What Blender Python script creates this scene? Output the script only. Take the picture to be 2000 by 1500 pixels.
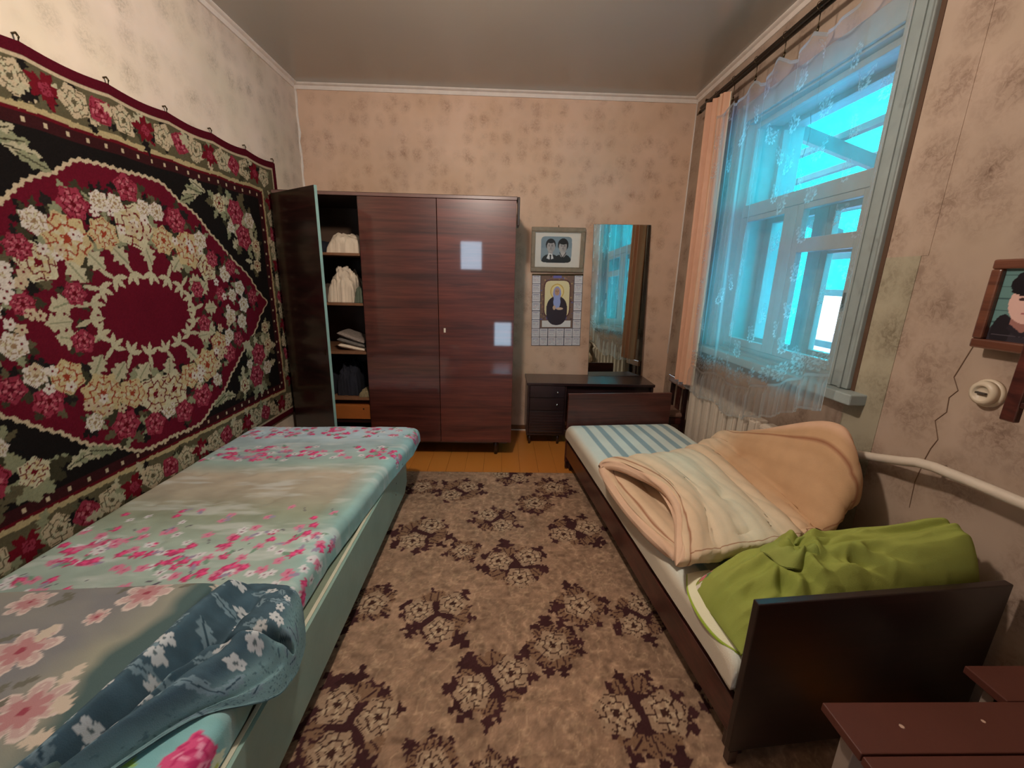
import bpy, bmesh, math, random
import numpy as np
from mathutils import Matrix, Vector, noise as mnoise

for o in list(bpy.data.objects): bpy.data.objects.remove(o, do_unlink=True)
SC = bpy.context.scene
COL = SC.collection
XL, XR, YB, YF, H = -1.629, 1.518, -1.35, 3.667, 2.80      # room: left, right, rear, far wall, ceiling
rad = math.radians

# ------------------------------------------------------------------ camera
yaw, pitch, roll = rad(1.61), rad(14.33), rad(1.41)
fwd = Vector((math.sin(yaw)*math.cos(pitch), math.cos(yaw)*math.cos(pitch), -math.sin(pitch)))
rgt = Vector((math.cos(yaw), -math.sin(yaw), 0)); up = rgt.cross(fwd)
r2 = rgt*math.cos(roll) + up*math.sin(roll); u2 = up*math.cos(roll) - rgt*math.sin(roll)
cd = bpy.data.cameras.new('camera'); cam = bpy.data.objects.new('camera', cd); COL.objects.link(cam)
cam.matrix_world = Matrix(((r2.x, u2.x, -fwd.x, 0), (r2.y, u2.y, -fwd.y, 0), (r2.z, u2.z, -fwd.z, 1.383), (0, 0, 0, 1)))
cd.sensor_width = 36; cd.lens = 802/2000*36; cd.clip_start = .02
SC.camera = cam

# ------------------------------------------------------------------ world, lights, exposure
W = bpy.data.worlds.new('world'); SC.world = W; W.use_nodes = True
bg = W.node_tree.nodes['Background']; bg.inputs[0].default_value = (.62, .80, 1, 1); bg.inputs[1].default_value = 13.0
def lamp(name, kind, loc, energy, color, **kw):
    l = bpy.data.lights.new(name, kind); l.energy = energy; l.color = color
    for k, v in kw.items(): setattr(l, k, v)
    o = bpy.data.objects.new(name, l); o.location = loc; COL.objects.link(o); return o
LAMP_POS = (-.22, 1.35, 2.36)
bulb_light = lamp('ceiling_bulb_light', 'POINT', LAMP_POS, 86, (1, .88, .77), shadow_soft_size=.07)
for nm, loc, rot, sx, sy in [('window_portal', (1.80, 2.335, 1.66), (0, rad(90), 0), 1.4, 1.07),
                             ('rear_window_portal', (-.55, YB-.02, 1.72), (rad(90), 0, 0), .50, .70)]:
    l = lamp(nm, 'AREA', loc, 1, (1, 1, 1), shape='RECTANGLE', size=sx, size_y=sy); l.rotation_euler = rot
    l.data.cycles.is_portal = True
SC.cycles.transparent_max_bounces = 24
SC.view_settings.view_transform = 'Standard'; SC.view_settings.look = 'None'
SC.view_settings.exposure = 0.0; SC.view_settings.gamma = 1; SC.view_settings.use_curve_mapping = False

# ------------------------------------------------------------------ helpers
def S(r, g, b):
    f = lambda c: (c/255/12.92) if c/255 <= .04045 else ((c/255+.055)/1.055)**2.4
    return np.array([f(r), f(g), f(b)])
MATS = {}
def nn(nt, t, **kw):
    n = nt.nodes.new(t)
    for k, v in kw.items():
        if isinstance(k, str) and hasattr(n, k): setattr(n, k, v)
    return n
def mixc(nt, fac, a, b, mode='MIX'):
    n = nt.nodes.new('ShaderNodeMix'); n.data_type = 'RGBA'; n.blend_type = mode
    for i, s in ((0, fac), (6, a), (7, b)):
        if hasattr(s, 'is_linked') or hasattr(s, 'links'): nt.links.new(s, n.inputs[i])
        elif i == 0: n.inputs[0].default_value = s
        else: n.inputs[i].default_value = (*s[:3], 1)
    return n.outputs[2]
def ramp(nt, src, pts):
    n = nt.nodes.new('ShaderNodeValToRGB'); e = n.color_ramp.elements
    while len(e) < len(pts): e.new(.5)
    for i, (p, c) in enumerate(pts): e[i].position = p; e[i].color = (*([c]*3 if not hasattr(c, '__len__') else c), 1)
    nt.links.new(src, n.inputs[0]); return n.outputs[0]
def noise(nt, scale, detail=3, vec=None, rough=.55, dist=0, map_scale=None):
    n = nt.nodes.new('ShaderNodeTexNoise'); n.inputs['Scale'].default_value = scale; n.inputs['Detail'].default_value = detail
    n.inputs['Roughness'].default_value = rough; n.inputs['Distortion'].default_value = dist
    tc = nt.nodes.new('ShaderNodeTexCoord'); v = tc.outputs['Object'] if vec is None else vec
    if map_scale:
        m = nt.nodes.new('ShaderNodeMapping'); m.inputs['Scale'].default_value = map_scale; nt.links.new(v, m.inputs[0]); v = m.outputs[0]
    nt.links.new(v, n.inputs['Vector']); return n.outputs[0]
def mat(name, color=None, rough=.6, metal=0, spec=.5, coat=0, coat_rough=.05, attr=False, var=.12, vscale=8, vmap=None,
        bump=0, bscale=200, bmap=None, sheen=0, color2=None, ior=1.45):
    if name in MATS: return MATS[name]
    m = bpy.data.materials.new(name); m.use_nodes = True; nt = m.node_tree; b = nt.nodes['Principled BSDF']
    b.inputs['Roughness'].default_value = rough; b.inputs['Metallic'].default_value = metal
    b.inputs['Specular IOR Level'].default_value = spec; b.inputs['Coat Weight'].default_value = coat
    b.inputs['Coat Roughness'].default_value = coat_rough; b.inputs['IOR'].default_value = ior
    if sheen: b.inputs['Sheen Weight'].default_value = sheen
    if attr:
        a = nt.nodes.new('ShaderNodeAttribute'); a.attribute_name = 'Col'; src = a.outputs[0]
        nz = noise(nt, vscale, 4, map_scale=vmap)
        src = mixc(nt, 1.0, src, ramp(nt, nz, [(.25, 1-var), (.75, 1+var)]), 'MULTIPLY')
    else:
        c = S(*color); c2 = S(*color2) if color2 else c*(1-2*var)
        nz = noise(nt, vscale, 4, map_scale=vmap)
        src = ramp(nt, nz, [(.3, c2), (.7, c)])
    nt.links.new(src, b.inputs['Base Color'])
    if bump:
        bp = nt.nodes.new('ShaderNodeBump'); bp.inputs['Strength'].default_value = bump; bp.inputs['Distance'].default_value = .003
        nt.links.new(noise(nt, bscale, 3, map_scale=bmap), bp.inputs['Height']); nt.links.new(bp.outputs[0], b.inputs['Normal'])
    MATS[name] = m; return m

def link(name, me, m, parent=None, smooth=False):
    if m is not None: me.materials.append(m)
    if smooth: me.polygons.foreach_set('use_smooth', [True]*len(me.polygons))
    o = bpy.data.objects.new(name, me); COL.objects.link(o)
    if parent is not None: o.parent = parent; o.matrix_parent_inverse = parent.matrix_world.inverted() if False else Matrix.Identity(4)
    return o
def tag(o, label=None, cat=None, group=None, kind=None):
    if label: o['label'] = label
    if cat: o['category'] = cat
    if group: o['group'] = group
    if kind: o['kind'] = kind
    return o
def empty(name, label=None, cat=None, group=None, kind=None, loc=(0, 0, 0), rotz=0):
    o = bpy.data.objects.new(name, None); COL.objects.link(o); o.location = loc; o.rotation_euler = (0, 0, rotz)
    o.empty_display_size = .05
    return tag(o, label, cat, group, kind)
def bx(bm, x0, x1, y0, y1, z0, z1, bev=0, rot=None, mi=0):
    r = bmesh.ops.create_cube(bm, size=1); vs = r['verts']
    M = Matrix.Translation(((x0+x1)/2, (y0+y1)/2, (z0+z1)/2)) @ Matrix.Diagonal((abs(x1-x0), abs(y1-y0), abs(z1-z0), 1))
    if rot is not None: M = rot @ M
    bmesh.ops.transform(bm, matrix=M, verts=vs)
    if bev: bmesh.ops.bevel(bm, geom=list({e for v in vs for e in v.link_edges}), offset=bev, segments=2, affect='EDGES', profile=.5)
def fin(name, bm, m, parent=None, smooth=False):
    me = bpy.data.meshes.new(name); bmesh.ops.recalc_face_normals(bm, faces=bm.faces); bm.to_mesh(me); bm.free(); return link(name, me, m, parent, smooth)
def box(name, x0, x1, y0, y1, z0, z1, m, parent=None, bev=.002):
    bm = bmesh.new(); bx(bm, x0, x1, y0, y1, z0, z1, bev); return fin(name, bm, m, parent)
def tube_bm(bm, pts, r, seg=10, caps=True):
    pts = [Vector(p) for p in pts]; n = len(pts); rs = r if hasattr(r, '__len__') else [r]*n; rings = []; ref = None
    for i, p in enumerate(pts):
        t = (pts[min(i+1, n-1)]-pts[max(i-1, 0)]).normalized()
        if ref is None: ref = Vector((0, 0, 1)) if abs(t.z) < .9 else Vector((1, 0, 0))
        a = t.cross(ref).normalized(); b = t.cross(a).normalized(); ref = -b if False else ref
        rings.append([bm.verts.new(p+(a*math.cos(k*2*math.pi/seg)+b*math.sin(k*2*math.pi/seg))*rs[i]) for k in range(seg)])
    for i in range(n-1):
        for k in range(seg): bm.faces.new((rings[i][k], rings[i][(k+1) % seg], rings[i+1][(k+1) % seg], rings[i+1][k]))
    if caps: bm.faces.new(rings[0][::-1]); bm.faces.new(rings[-1])
def tube(name, pts, r, m, parent=None, seg=10):
    bm = bmesh.new(); tube_bm(bm, pts, r, seg); return fin(name, bm, m, parent, True)
def lathe(name, prof, m, parent=None, seg=24, axis='Z', loc=(0, 0, 0)):
    bm = bmesh.new(); R = []
    for (r, z) in prof:
        R.append([bm.verts.new({'Z': (r*math.cos(a), r*math.sin(a), z), 'Y': (r*math.cos(a), z, r*math.sin(a)), 'X': (z, r*math.cos(a), r*math.sin(a))}[axis])
                  for a in [k*2*math.pi/seg for k in range(seg)]])
    for i in range(len(R)-1):
        for k in range(seg): bm.faces.new((R[i][k], R[i][(k+1) % seg], R[i+1][(k+1) % seg], R[i+1][k]))
    bm.faces.new(R[0]); bm.faces.new(R[-1])
    bmesh.ops.translate(bm, vec=loc, verts=bm.verts); return fin(name, bm, m, parent, True)
def gridmesh(name, P, m, parent=None, col=None, skirt=None, smooth=True, extra=None):
    if skirt is not None:
        k = np.array(skirt); P = np.pad(P, ((1, 1), (1, 1), (0, 0)), 'edge')
        P[0] += k; P[-1] += k; P[:, 0] = P[:, 0]+k; P[:, -1] = P[:, -1]+k
        P[0, 0] -= k; P[0, -1] -= k; P[-1, 0] -= k; P[-1, -1] -= k
        if col is not None: col = np.pad(col, ((1, 1), (1, 1), (0, 0)), 'edge')
    n, mm = P.shape[:2]; me = bpy.data.meshes.new(name)
    idx = np.arange(n*mm).reshape(n, mm)
    F = np.stack([idx[:-1, :-1], idx[:-1, 1:], idx[1:, 1:], idx[1:, :-1]], -1).reshape(-1, 4)
    V = P.reshape(-1, 3)
    if extra is not None:                       # closed bottom sheet
        V = np.vstack([V, extra.reshape(-1, 3)]); F = np.vstack([F, F[:, ::-1]+n*mm])
        if col is not None: col = np.concatenate([col, col], 0)
    me.vertices.add(len(V)); me.vertices.foreach_set('co', V.astype(np.float32).ravel())
    me.loops.add(len(F)*4); me.loops.foreach_set('vertex_index', F.astype(np.int32).ravel())
    me.polygons.add(len(F)); me.polygons.foreach_set('loop_start', np.arange(0, len(F)*4, 4, dtype=np.int32))
    me.update(calc_edges=True)
    if col is not None:
        ca = me.color_attributes.new('Col', 'FLOAT_COLOR', 'POINT')
        c4 = np.ones((len(V), 4), np.float32); c4[:, :3] = col.reshape(-1, 3); ca.data.foreach_set('color', c4.ravel())
    me.validate(); return link(name, me, m, parent, smooth)
def nrm(C):
    du = np.gradient(C, axis=0); dv = np.gradient(C, axis=1); N = np.cross(du, dv); return N/(np.linalg.norm(N, axis=-1, keepdims=True)+1e-9)
def puffy(name, C, T, m, parent=None, col=None, p=8, flip=1):
    n, mm = C.shape[:2]; u = np.linspace(-1, 1, n)[:, None]; v = np.linspace(-1, 1, mm)[None, :]
    if isinstance(p, (int, float)): p = (p, p)
    e = np.clip(1-np.abs(u)**p[0], 0, 1)**.5*np.clip(1-np.abs(v)**p[1], 0, 1)**.5
    t = (T if np.isscalar(T) else T)*e; N = nrm(C)*flip
    return gridmesh(name, C+N*(t/2)[..., None], m, parent, col, extra=C-N*(t/2)[..., None])
_rng = np.random.RandomState(7); _tab = _rng.rand(256, 256)
def vn(x, y, s=0):
    x = np.asarray(x, float)+s*17.3; y = np.asarray(y, float)+s*7.7
    xi = np.floor(x).astype(int); yi = np.floor(y).astype(int); fx = x-xi; fy = y-yi; fx = fx*fx*(3-2*fx); fy = fy*fy*(3-2*fy)
    g = lambda a, b: _tab[a & 255, b & 255]
    return (g(xi, yi)*(1-fx)+g(xi+1, yi)*fx)*(1-fy)+(g(xi, yi+1)*(1-fx)+g(xi+1, yi+1)*fx)*fy
def fbm(x, y, s=0, o=4):
    r = 0; a = .5
    for i in range(o): r = r+a*(vn(x*2**i, y*2**i, s+i)-.5); a *= .5
    return r                                     # about -.5 .. .5
def ridge(x, y, s=0, o=3):
    r = 0; a = 1
    for i in range(o): r = r+a*(1-np.abs(2*vn(x*2**i, y*2**i, s+i)-1)); a *= .5
    return r/2

class Canvas:
    """colours woven / printed into a cloth or paper, painted point by point on its mesh grid (metres)"""
    def __init__(s, u0, u1, v0, v1, step, base):
        s.u0, s.v0, s.st = u0, v0, step; s.nu = int(round((u1-u0)/step))+1; s.nv = int(round((v1-v0)/step))+1
        s.u = np.linspace(u0, u1, s.nu); s.v = np.linspace(v0, v1, s.nv); s.U, s.V = np.meshgrid(s.u, s.v, indexing='ij')
        s.a = np.empty((s.nu, s.nv, 3)); s.a[:] = base
    sep = None
    def loc(s, u, v, r):
        su = (s.U.max()-s.U.min())/(s.nu-1) if s.sep is None else s.sep[0]; sv = (s.V.max()-s.V.min())/(s.nv-1) if s.sep is None else s.sep[1]
        s.sep = (su, sv); m = 3
        i0 = max(0, int((u-r-s.u0)/su)-m); i1 = min(s.nu, int((u+r-s.u0)/su)+m); j0 = max(0, int((v-r-s.v0)/sv)-m); j1 = min(s.nv, int((v+r-s.v0)/sv)+m)
        if i0 >= i1 or j0 >= j1: return None
        return (slice(i0, i1), slice(j0, j1)), s.U[i0:i1, j0:j1]-u, s.V[i0:i1, j0:j1]-v
    def put(s, sl, mask, c, al=1):
        a = s.a[sl]; w = (mask*al)[..., None]; a[:] = a*(1-w)+np.asarray(c)*w
    def leaf(s, u, v, L, wd, ang, c, vein=None, jag=.25, seed=0):
        q = s.loc(u, v, L*1.1)
        if not q: return
        sl, X, Y = q; a = X*math.cos(ang)+Y*math.sin(ang); b = -X*math.sin(ang)+Y*math.cos(ang); t = a/L
        w = wd*np.sin(np.pi*np.clip(t, 0, 1))**.8*(1+jag*np.sin(t*22+seed))
        s.put(sl, (t > 0) & (t < 1) & (np.abs(b) < w), c)
        if vein is not None: s.put(sl, (t > .05) & (t < .85) & (np.abs(b) < max(s.st*.6, wd*.1)), vein)
    def blob(s, u, v, r, c, seed=0, jag=.3, al=1, asp=1):
        q = s.loc(u, v, r*1.6*max(1, asp))
        if not q: return
        sl, X, Y = q; X = X/asp; rr = np.hypot(X, Y); th = np.arctan2(Y, X)
        R = r*(1+jag*np.sin(5*th+seed)*.5+jag*np.sin(11*th+seed*2)*.35+jag*.6*np.sin(3*th+seed*3)*.5)
        s.put(sl, rr < R, c, al)
    def rose(s, u, v, r, cols, seed=0, lobes=6, asp=1.0):
        q = s.loc(u, v, r*1.4)
        if not q: return
        sl, X, Y = q; Y = Y/asp; rr = np.hypot(X, Y); th = np.arctan2(Y, X)
        R = r*(1+.09*np.cos(lobes*th+seed)+.04*np.cos(2*lobes*th+seed*2)); k = rr/R; ins = k < 1
        s.put(sl, ins, cols[0])
        s.put(sl, ins & (k < .78) & (np.cos(lobes*th+seed+2) > .35), cols[2])
        ln = np.abs(((k*2.7+.13*np.cos((lobes-1)*th+seed*1.7)+.08*np.cos(3*th+seed)) % 1)-.5) < .11
        s.put(sl, ins & ln & (k < .9), cols[1])
        s.put(sl, ins & (k > .5) & (np.abs(np.cos(lobes/2*th+seed/2)) < .13), cols[1])
        s.put(sl, k < .16, cols[1])
    def daisy(s, u, v, r, n, c, cc, seed=0, line=None, asp=1.0):
        q = s.loc(u, v, r*1.2)
        if not q: return
        sl, X, Y = q; Y = Y/asp; rr = np.hypot(X, Y); th = np.arctan2(Y, X)
        R = r*(.45+.55*np.abs(np.cos(n/2*th+seed))**.6); s.put(sl, rr < R, c)
        if line is not None: s.put(sl, (rr < R) & (rr > R*.86), line)
        if line is not None: s.put(sl, (rr < .8*R) & (np.abs(np.sin(n/2*th+seed)) < .10), line)
        s.put(sl, rr < r*.22, cc)
    def seg(s, u0, v0, u1, v1, w, c, al=1):
        L = math.hypot(u1-u0, v1-v0); q = s.loc((u0+u1)/2, (v0+v1)/2, L/2+w)
        if not q: return
        sl, X, Y = q; dx, dy = (u1-u0)/L, (v1-v0)/L; a = X*dx+Y*dy; b = -X*dy+Y*dx
        s.put(sl, (np.abs(a) < L/2) & (np.abs(b) < w/2), c, al)
    def rect(s, u0, u1, v0, v1, c, al=1):
        s.put((slice(None), slice(None)), (s.U >= u0) & (s.U <= u1) & (s.V >= v0) & (s.V <= v1), c, al)
    def ell(s, u, v, a, b, c, al=1, rot=0, pw=2, soft=0):
        q = s.loc(u, v, max(a, b)*1.3)
        if not q: return
        sl, X, Y = q; X, Y = X*math.cos(rot)+Y*math.sin(rot), -X*math.sin(rot)+Y*math.cos(rot)
        d = np.abs(X/a)**pw+np.abs(Y/b)**pw
        s.put(sl, np.clip((1-d)/soft, 0, 1) if soft else (d < 1), c, al)

# ------------------------------------------------------------------ materials
M_paint = mat('window_white_paint', (152, 160, 156), .45, var=.06, vscale=14, bump=.2, bscale=60)
M_cornice = mat('white_plaster', (222, 208, 196), .6, var=.05, vscale=20)
M_metal = mat('chrome', (190, 190, 190), .2, metal=1, var=.03)
M_darkmetal = mat('tarnished_brass', (92, 80, 60), .3, metal=1, var=.15, vscale=40)
M_ochre = mat('ochre_floor_paint', (196, 122, 52), .3, var=.06, vscale=3, vmap=(1, .2, 1), coat=.25, coat_rough=.2)
M_radiator = mat('radiator_enamel', (206, 190, 172), .45, var=.05, vscale=20, bump=.15, bscale=60)
M_glass = bpy.data.materials.new('window_glass'); M_glass.use_nodes = True
_nt = M_glass.node_tree; _nt.nodes.clear(); _o = _nt.nodes.new('ShaderNodeOutputMaterial'); _m = _nt.nodes.new('ShaderNodeMixShader')
_t = _nt.nodes.new('ShaderNodeBsdfTransparent'); _g = _nt.nodes.new('ShaderNodeBsdfGlossy'); _g.inputs['Roughness'].default_value = .02
_t.inputs[0].default_value = (.95, .98, .98, 1)
_m.inputs[0].default_value = .05; _nt.links.new(_t.outputs[0], _m.inputs[1]); _nt.links.new(_g.outputs[0], _m.inputs[2]); _nt.links.new(_m.outputs[0], _o.inputs[0])

def veneer(name, c1, c2, rough=.35, coat=1, grain='X', coat_rough=.06, scale=1):
    if name in MATS: return MATS[name]
    m = bpy.data.materials.new(name); m.use_nodes = True; nt = m.node_tree; b = nt.nodes['Principled BSDF']
    mp = {'X': (1.2, 6, 22), 'Y': (22, 1.2, 22), 'Z': (22, 22, 1.2)}[grain]; mp = tuple(v*scale for v in mp)
    a = noise(nt, 1, 5, map_scale=mp, dist=.6, rough=.6); c = noise(nt, 4, 4, map_scale=mp, dist=.2)
    col = ramp(nt, a, [(.32, S(*c2)), (.5, (S(*c1)+S(*c2))/2), (.68, S(*c1))])
    col = mixc(nt, .35, col, mixc(nt, 1, col, ramp(nt, c, [(.4, .45), (.6, 1.15)]), 'MULTIPLY'))
    nt.links.new(col, b.inputs['Base Color']); b.inputs['Roughness'].default_value = rough
    b.inputs['Coat Weight'].default_value = coat; b.inputs['Coat Roughness'].default_value = coat_rough
    MATS[name] = m; return m
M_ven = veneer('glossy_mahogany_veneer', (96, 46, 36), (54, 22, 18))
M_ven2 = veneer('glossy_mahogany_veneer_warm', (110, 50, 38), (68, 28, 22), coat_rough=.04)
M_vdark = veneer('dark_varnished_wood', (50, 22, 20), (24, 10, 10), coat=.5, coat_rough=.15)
M_bedwood = veneer('bed_board_wood', (88, 42, 34), (52, 22, 18), coat=.35, coat_rough=.2)
M_dress = veneer('dresser_dark_wood', (52, 32, 34), (28, 16, 18), coat=.6, coat_rough=.12)

def wallpaper(name, base, blot, pale, scale=1.0, axis='X', strength=1.0):
    m = bpy.data.materials.new(name); m.use_nodes = True; nt = m.node_tree; b = nt.nodes['Principled BSDF']
    b.inputs['Roughness'].default_value = .75; b.inputs['Specular IOR Level'].default_value = .25
    tc = nt.nodes.new('ShaderNodeTexCoord'); vo = nt.nodes.new('ShaderNodeTexVoronoi'); vo.inputs['Scale'].default_value = 7.5*scale
    vo.inputs['Randomness'].default_value = .55; mpn = nt.nodes.new('ShaderNodeMapping')
    mpn.inputs['Scale'].default_value = (1, 1, .85); nt.links.new(tc.outputs['Object'], mpn.inputs[0]); nt.links.new(mpn.outputs[0], vo.inputs['Vector'])
    clump = ramp(nt, vo.outputs['Distance'], [(.12, 1.0), (.62, 0.0)])
    fine = ramp(nt, noise(nt, 62*scale, 4, rough=.7, dist=.8), [(.42, 0.0), (.60, 1.0)])
    mid = ramp(nt, noise(nt, 14*scale, 3), [(.35, .25), (.7, 1.0)])
    f1 = mixc(nt, 1, clump, fine, 'MULTIPLY'); f2 = mixc(nt, 1, f1, mid, 'MULTIPLY')
    cl = mixc(nt, ramp(nt, noise(nt, 2.2, 3), [(.3, 0.), (.7, 1.)]), S(*base), S(*pale))
    soft = mixc(nt, 1, clump, mid, 'MULTIPLY'); mul = nt.nodes.new('ShaderNodeMath'); mul.operation = 'MULTIPLY'; mul.inputs[1].default_value = .34*strength
    nt.links.new(soft, mul.inputs[0]); col = mixc(nt, mul.outputs[0], cl, S(*blot))
    mul2 = nt.nodes.new('ShaderNodeMath'); mul2.operation = 'MULTIPLY'; mul2.inputs[1].default_value = .75*strength
    nt.links.new(f2, mul2.inputs[0]); col = mixc(nt, mul2.outputs[0], col, S(*blot)*.8)
    st = ramp(nt, noise(nt, 1.3, 4, rough=.7), [(.3, .86), (.6, 1.04)])
    col = mixc(nt, 1, col, st, 'MULTIPLY'); nt.links.new(col, b.inputs['Base Color'])
    bp = nt.nodes.new('ShaderNodeBump'); bp.inputs['Strength'].default_value = .25; bp.inputs['Distance'].default_value = .004
    nt.links.new(noise(nt, 5, 5), bp.inputs['Height']); nt.links.new(bp.outputs[0], b.inputs['Normal'])
    return m
M_wpB = wallpaper('wallpaper_far', (206, 170, 142), (138, 102, 80), (216, 182, 158), 1.3, strength=.95)
M_wpL = wallpaper('wallpaper_left', (208, 192, 170), (150, 134, 116), (216, 196, 180), 1.15, strength=.85)
M_wpR = wallpaper('wallpaper_right', (166, 144, 124), (112, 84, 68), (176, 152, 134), .72, strength=1.1)
M_wpG = wallpaper('wallpaper_greenish', (162, 150, 126), (108, 94, 74), (160, 150, 128), .72, strength=1.1)

# ------------------------------------------------------------------ room shell
def struct(o): o['kind'] = 'structure'; return o
fl = bmesh.new(); bx(fl, XL-.3, XR+.4, YB-.3, YF+.3, -.20, -.022); floor = struct(fin('floor', fl, M_vdark))
pb = bmesh.new(); bx(pb, 0, .1365, 0, YF-YB, -.022, 0, .0015); pme = bpy.data.meshes.new('plank'); pb.to_mesh(pme); pb.free(); pme.materials.append(M_ochre)
for i in range(23):
    o = bpy.data.objects.new('plank', pme); COL.objects.link(o); o.parent = floor; o.location = (XL+i*.1372, YB, 0)
struct(box('ceiling', XL-.3, XR+.4, YB-.3, YF+.3, H, H+.15, mat('ceiling_gloss_paint', (158, 150, 138), .24, var=.02, vscale=2, spec=.9, coat=.6, coat_rough=.2), bev=0))
struct(box('wall_left', XL-.3, XL, YB-.3, YF+.3, 0, H, M_wpL, bev=0))
struct(box('wall_far', XL, XR, YF, YF+.3, 0, H, M_wpB, bev=0))
# window opening in the right wall
WY0, WY1, WZ0, WZ1 = 1.79, 2.87, .95, 2.37
bm = bmesh.new()
bx(bm, XR, XR+.36, YB-.3, WY0, 0, H); bx(bm, XR, XR+.36, WY1, YF+.3, 0, H); bx(bm, XR, XR+.36, WY0, WY1, 0, WZ0); bx(bm, XR, XR+.36, WY0, WY1, WZ1, H)
wallR = struct(fin('wall_right', bm, M_wpR))
bm = bmesh.new(); bx(bm, XR-.002, XR, 1.525, 1.70, 0, 1.50); fin('wallpaper_strip', bm, M_wpG, wallR)
bm = bmesh.new(); bx(bm, XR-.0015, XR, 1.50, 1.70, 1.50, 2.77); fin('wallpaper_strip', bm, M_wpR, wallR)
# torn wrinkle in the paper
bm = bmesh.new(); tear = [(1.245, 1.42), (1.25, 1.33), (1.30, 1.10), (1.285, 1.06), (1.305, 1.03), (1.295, .98), (1.32, .94), (1.30, .88), (1.315, .84), (1.32, .80), (1.33, .70), (1.325, .60)]
tube_bm(bm, [(XR-.001, a+random.Random(i).uniform(-.006, .006), z) for i, (a, z) in enumerate(tear)], [.0008]+[.0016]*10+[.0008], 5); fin('wallpaper_tear', bm, mat('tear_brown', (120, 92, 72), .8), wallR)
# rear wall with a small window and a glazed door
bm = bmesh.new()
RW = (-.76, -.34, 1.50, 2.02); RD = (-.25, .62, 0, 2.05)
bx(bm, XL-.3, RW[0], YB-.3, YB, 0, H); bx(bm, RW[0], RW[1], YB-.3, YB, 0, RW[2]); bx(bm, RW[0], RW[1], YB-.3, YB, RW[3], H)
bx(bm, RW[1], RD[0], YB-.3, YB, 0, H); bx(bm, RD[0], RD[1], YB-.3, YB, RD[3], H); bx(bm, RD[1], XR+.4, YB-.3, YB, 0, H)
struct(fin('wall_rear', bm, M_wpR))
w2 = empty('window_2', kind='structure'); bm = bmesh.new()
bx(bm, RW[0]-.05, RW[0]+.03, YB-.06, YB+.02, RW[2]-.05, RW[3]+.05); bx(bm, RW[1]-.03, RW[1]+.05, YB-.06, YB+.02, RW[2]-.05, RW[3]+.05)
bx(bm, RW[0]+.03, RW[1]-.03, YB-.06, YB+.02, RW[2]-.05, RW[2]+.03); bx(bm, RW[0]+.03, RW[1]-.03, YB-.06, YB+.02, RW[3]-.03, RW[3]+.05); fin('window_frame', bm, M_paint, w2)
box('pane', RW[0]+.03, RW[1]-.03, YB-.03, YB-.026, RW[2]+.03, RW[3]-.03, M_glass, w2, 0)
d1 = empty('door_1', kind='structure'); bm = bmesh.new(); a, b_, c, d = RD
bx(bm, a, a+.12, YB-.06, YB-.01, .0, d); bx(bm, b_-.12, b_, YB-.06, YB-.01, 0, d); bx(bm, a+.12, b_-.12, YB-.06, YB-.01, d-.9, d); bx(bm, a+.12, b_-.12, YB-.06, YB-.01, 0, .2); bx(bm, a+.12, b_-.12, YB-.06, YB-.01, .62, 1.15)
bx(bm, a+.42, b_-.12, YB-.06, YB-.01, .2, .62); fin('door_panel', bm, M_paint, d1)
box('pane', a+.12, a+.42, YB-.04, YB-.036, .2, .62, M_glass, d1, 0); lathe('door_handle', [(.012, 0), (.012, .05), (.025, .055), (.025, .075)], M_metal, d1, 12, 'Y', (b_-.06, YB-.01, 1.0))

def cornice(name, p0, p1, into):
    p0, p1, into = Vector(p0), Vector(p1), Vector(into); prof = [(0, 0), (.036, 0), (.036, -.008), (.030, -.012), (.016, -.016), (.012, -.030), (.010, -.040), (0, -.040)]
    bm = bmesh.new(); A = [bm.verts.new(p0+into*a+Vector((0, 0, z))) for a, z in prof]; B = [bm.verts.new(p1+into*a+Vector((0, 0, z))) for a, z in prof]
    for i in range(len(prof)): bm.faces.new((A[i], A[(i+1) % 8], B[(i+1) % 8], B[i]))
    bm.faces.new(A); bm.faces.new(B[::-1]); return struct(fin(name, bm, M_cornice))
cornice('trim_1', (XL, YF, H), (XR, YF, H), (0, -1, 0)); cornice('trim_2', (XL, YB, H), (XL, YF-.036, H), (1, 0, 0)); cornice('trim_3', (XR, YF-.036, H), (XR, YB, H), (-1, 0, 0))
bm = bmesh.new(); tube_bm(bm, [(XL+.004+.004*math.sin(i*1.7), YF-.004-.003*math.sin(i*2.3), 2.76-i*.06) for i in range(32)], [.011+.003*math.sin(i*2.9) for i in range(32)], 8)
struct(fin('trim_4', bm, M_cornice, smooth=True))
bm = bmesh.new(); tube_bm(bm, [(XR-.003, YF-.003, 2.76-i*.2) for i in range(11)], .006, 6); struct(fin('trim_5', bm, M_cornice, smooth=True))
for nm, a in (('baseboard_far', (XL, XR, YF-.018, YF)), ('baseboard_left', (XL, XL+.018, YB, YF-.018)), ('baseboard_right', (XR-.018, XR, YB, YF-.018))):
    bb = struct(box(nm, *a, 0, .05, mat('baseboard_brown', (120, 74, 40), .4)))
    if nm == 'baseboard_far': box('paint_line', XL, XR, YF-.022, YF-.018, 0, .012, M_cornice, bb, 0)

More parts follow.
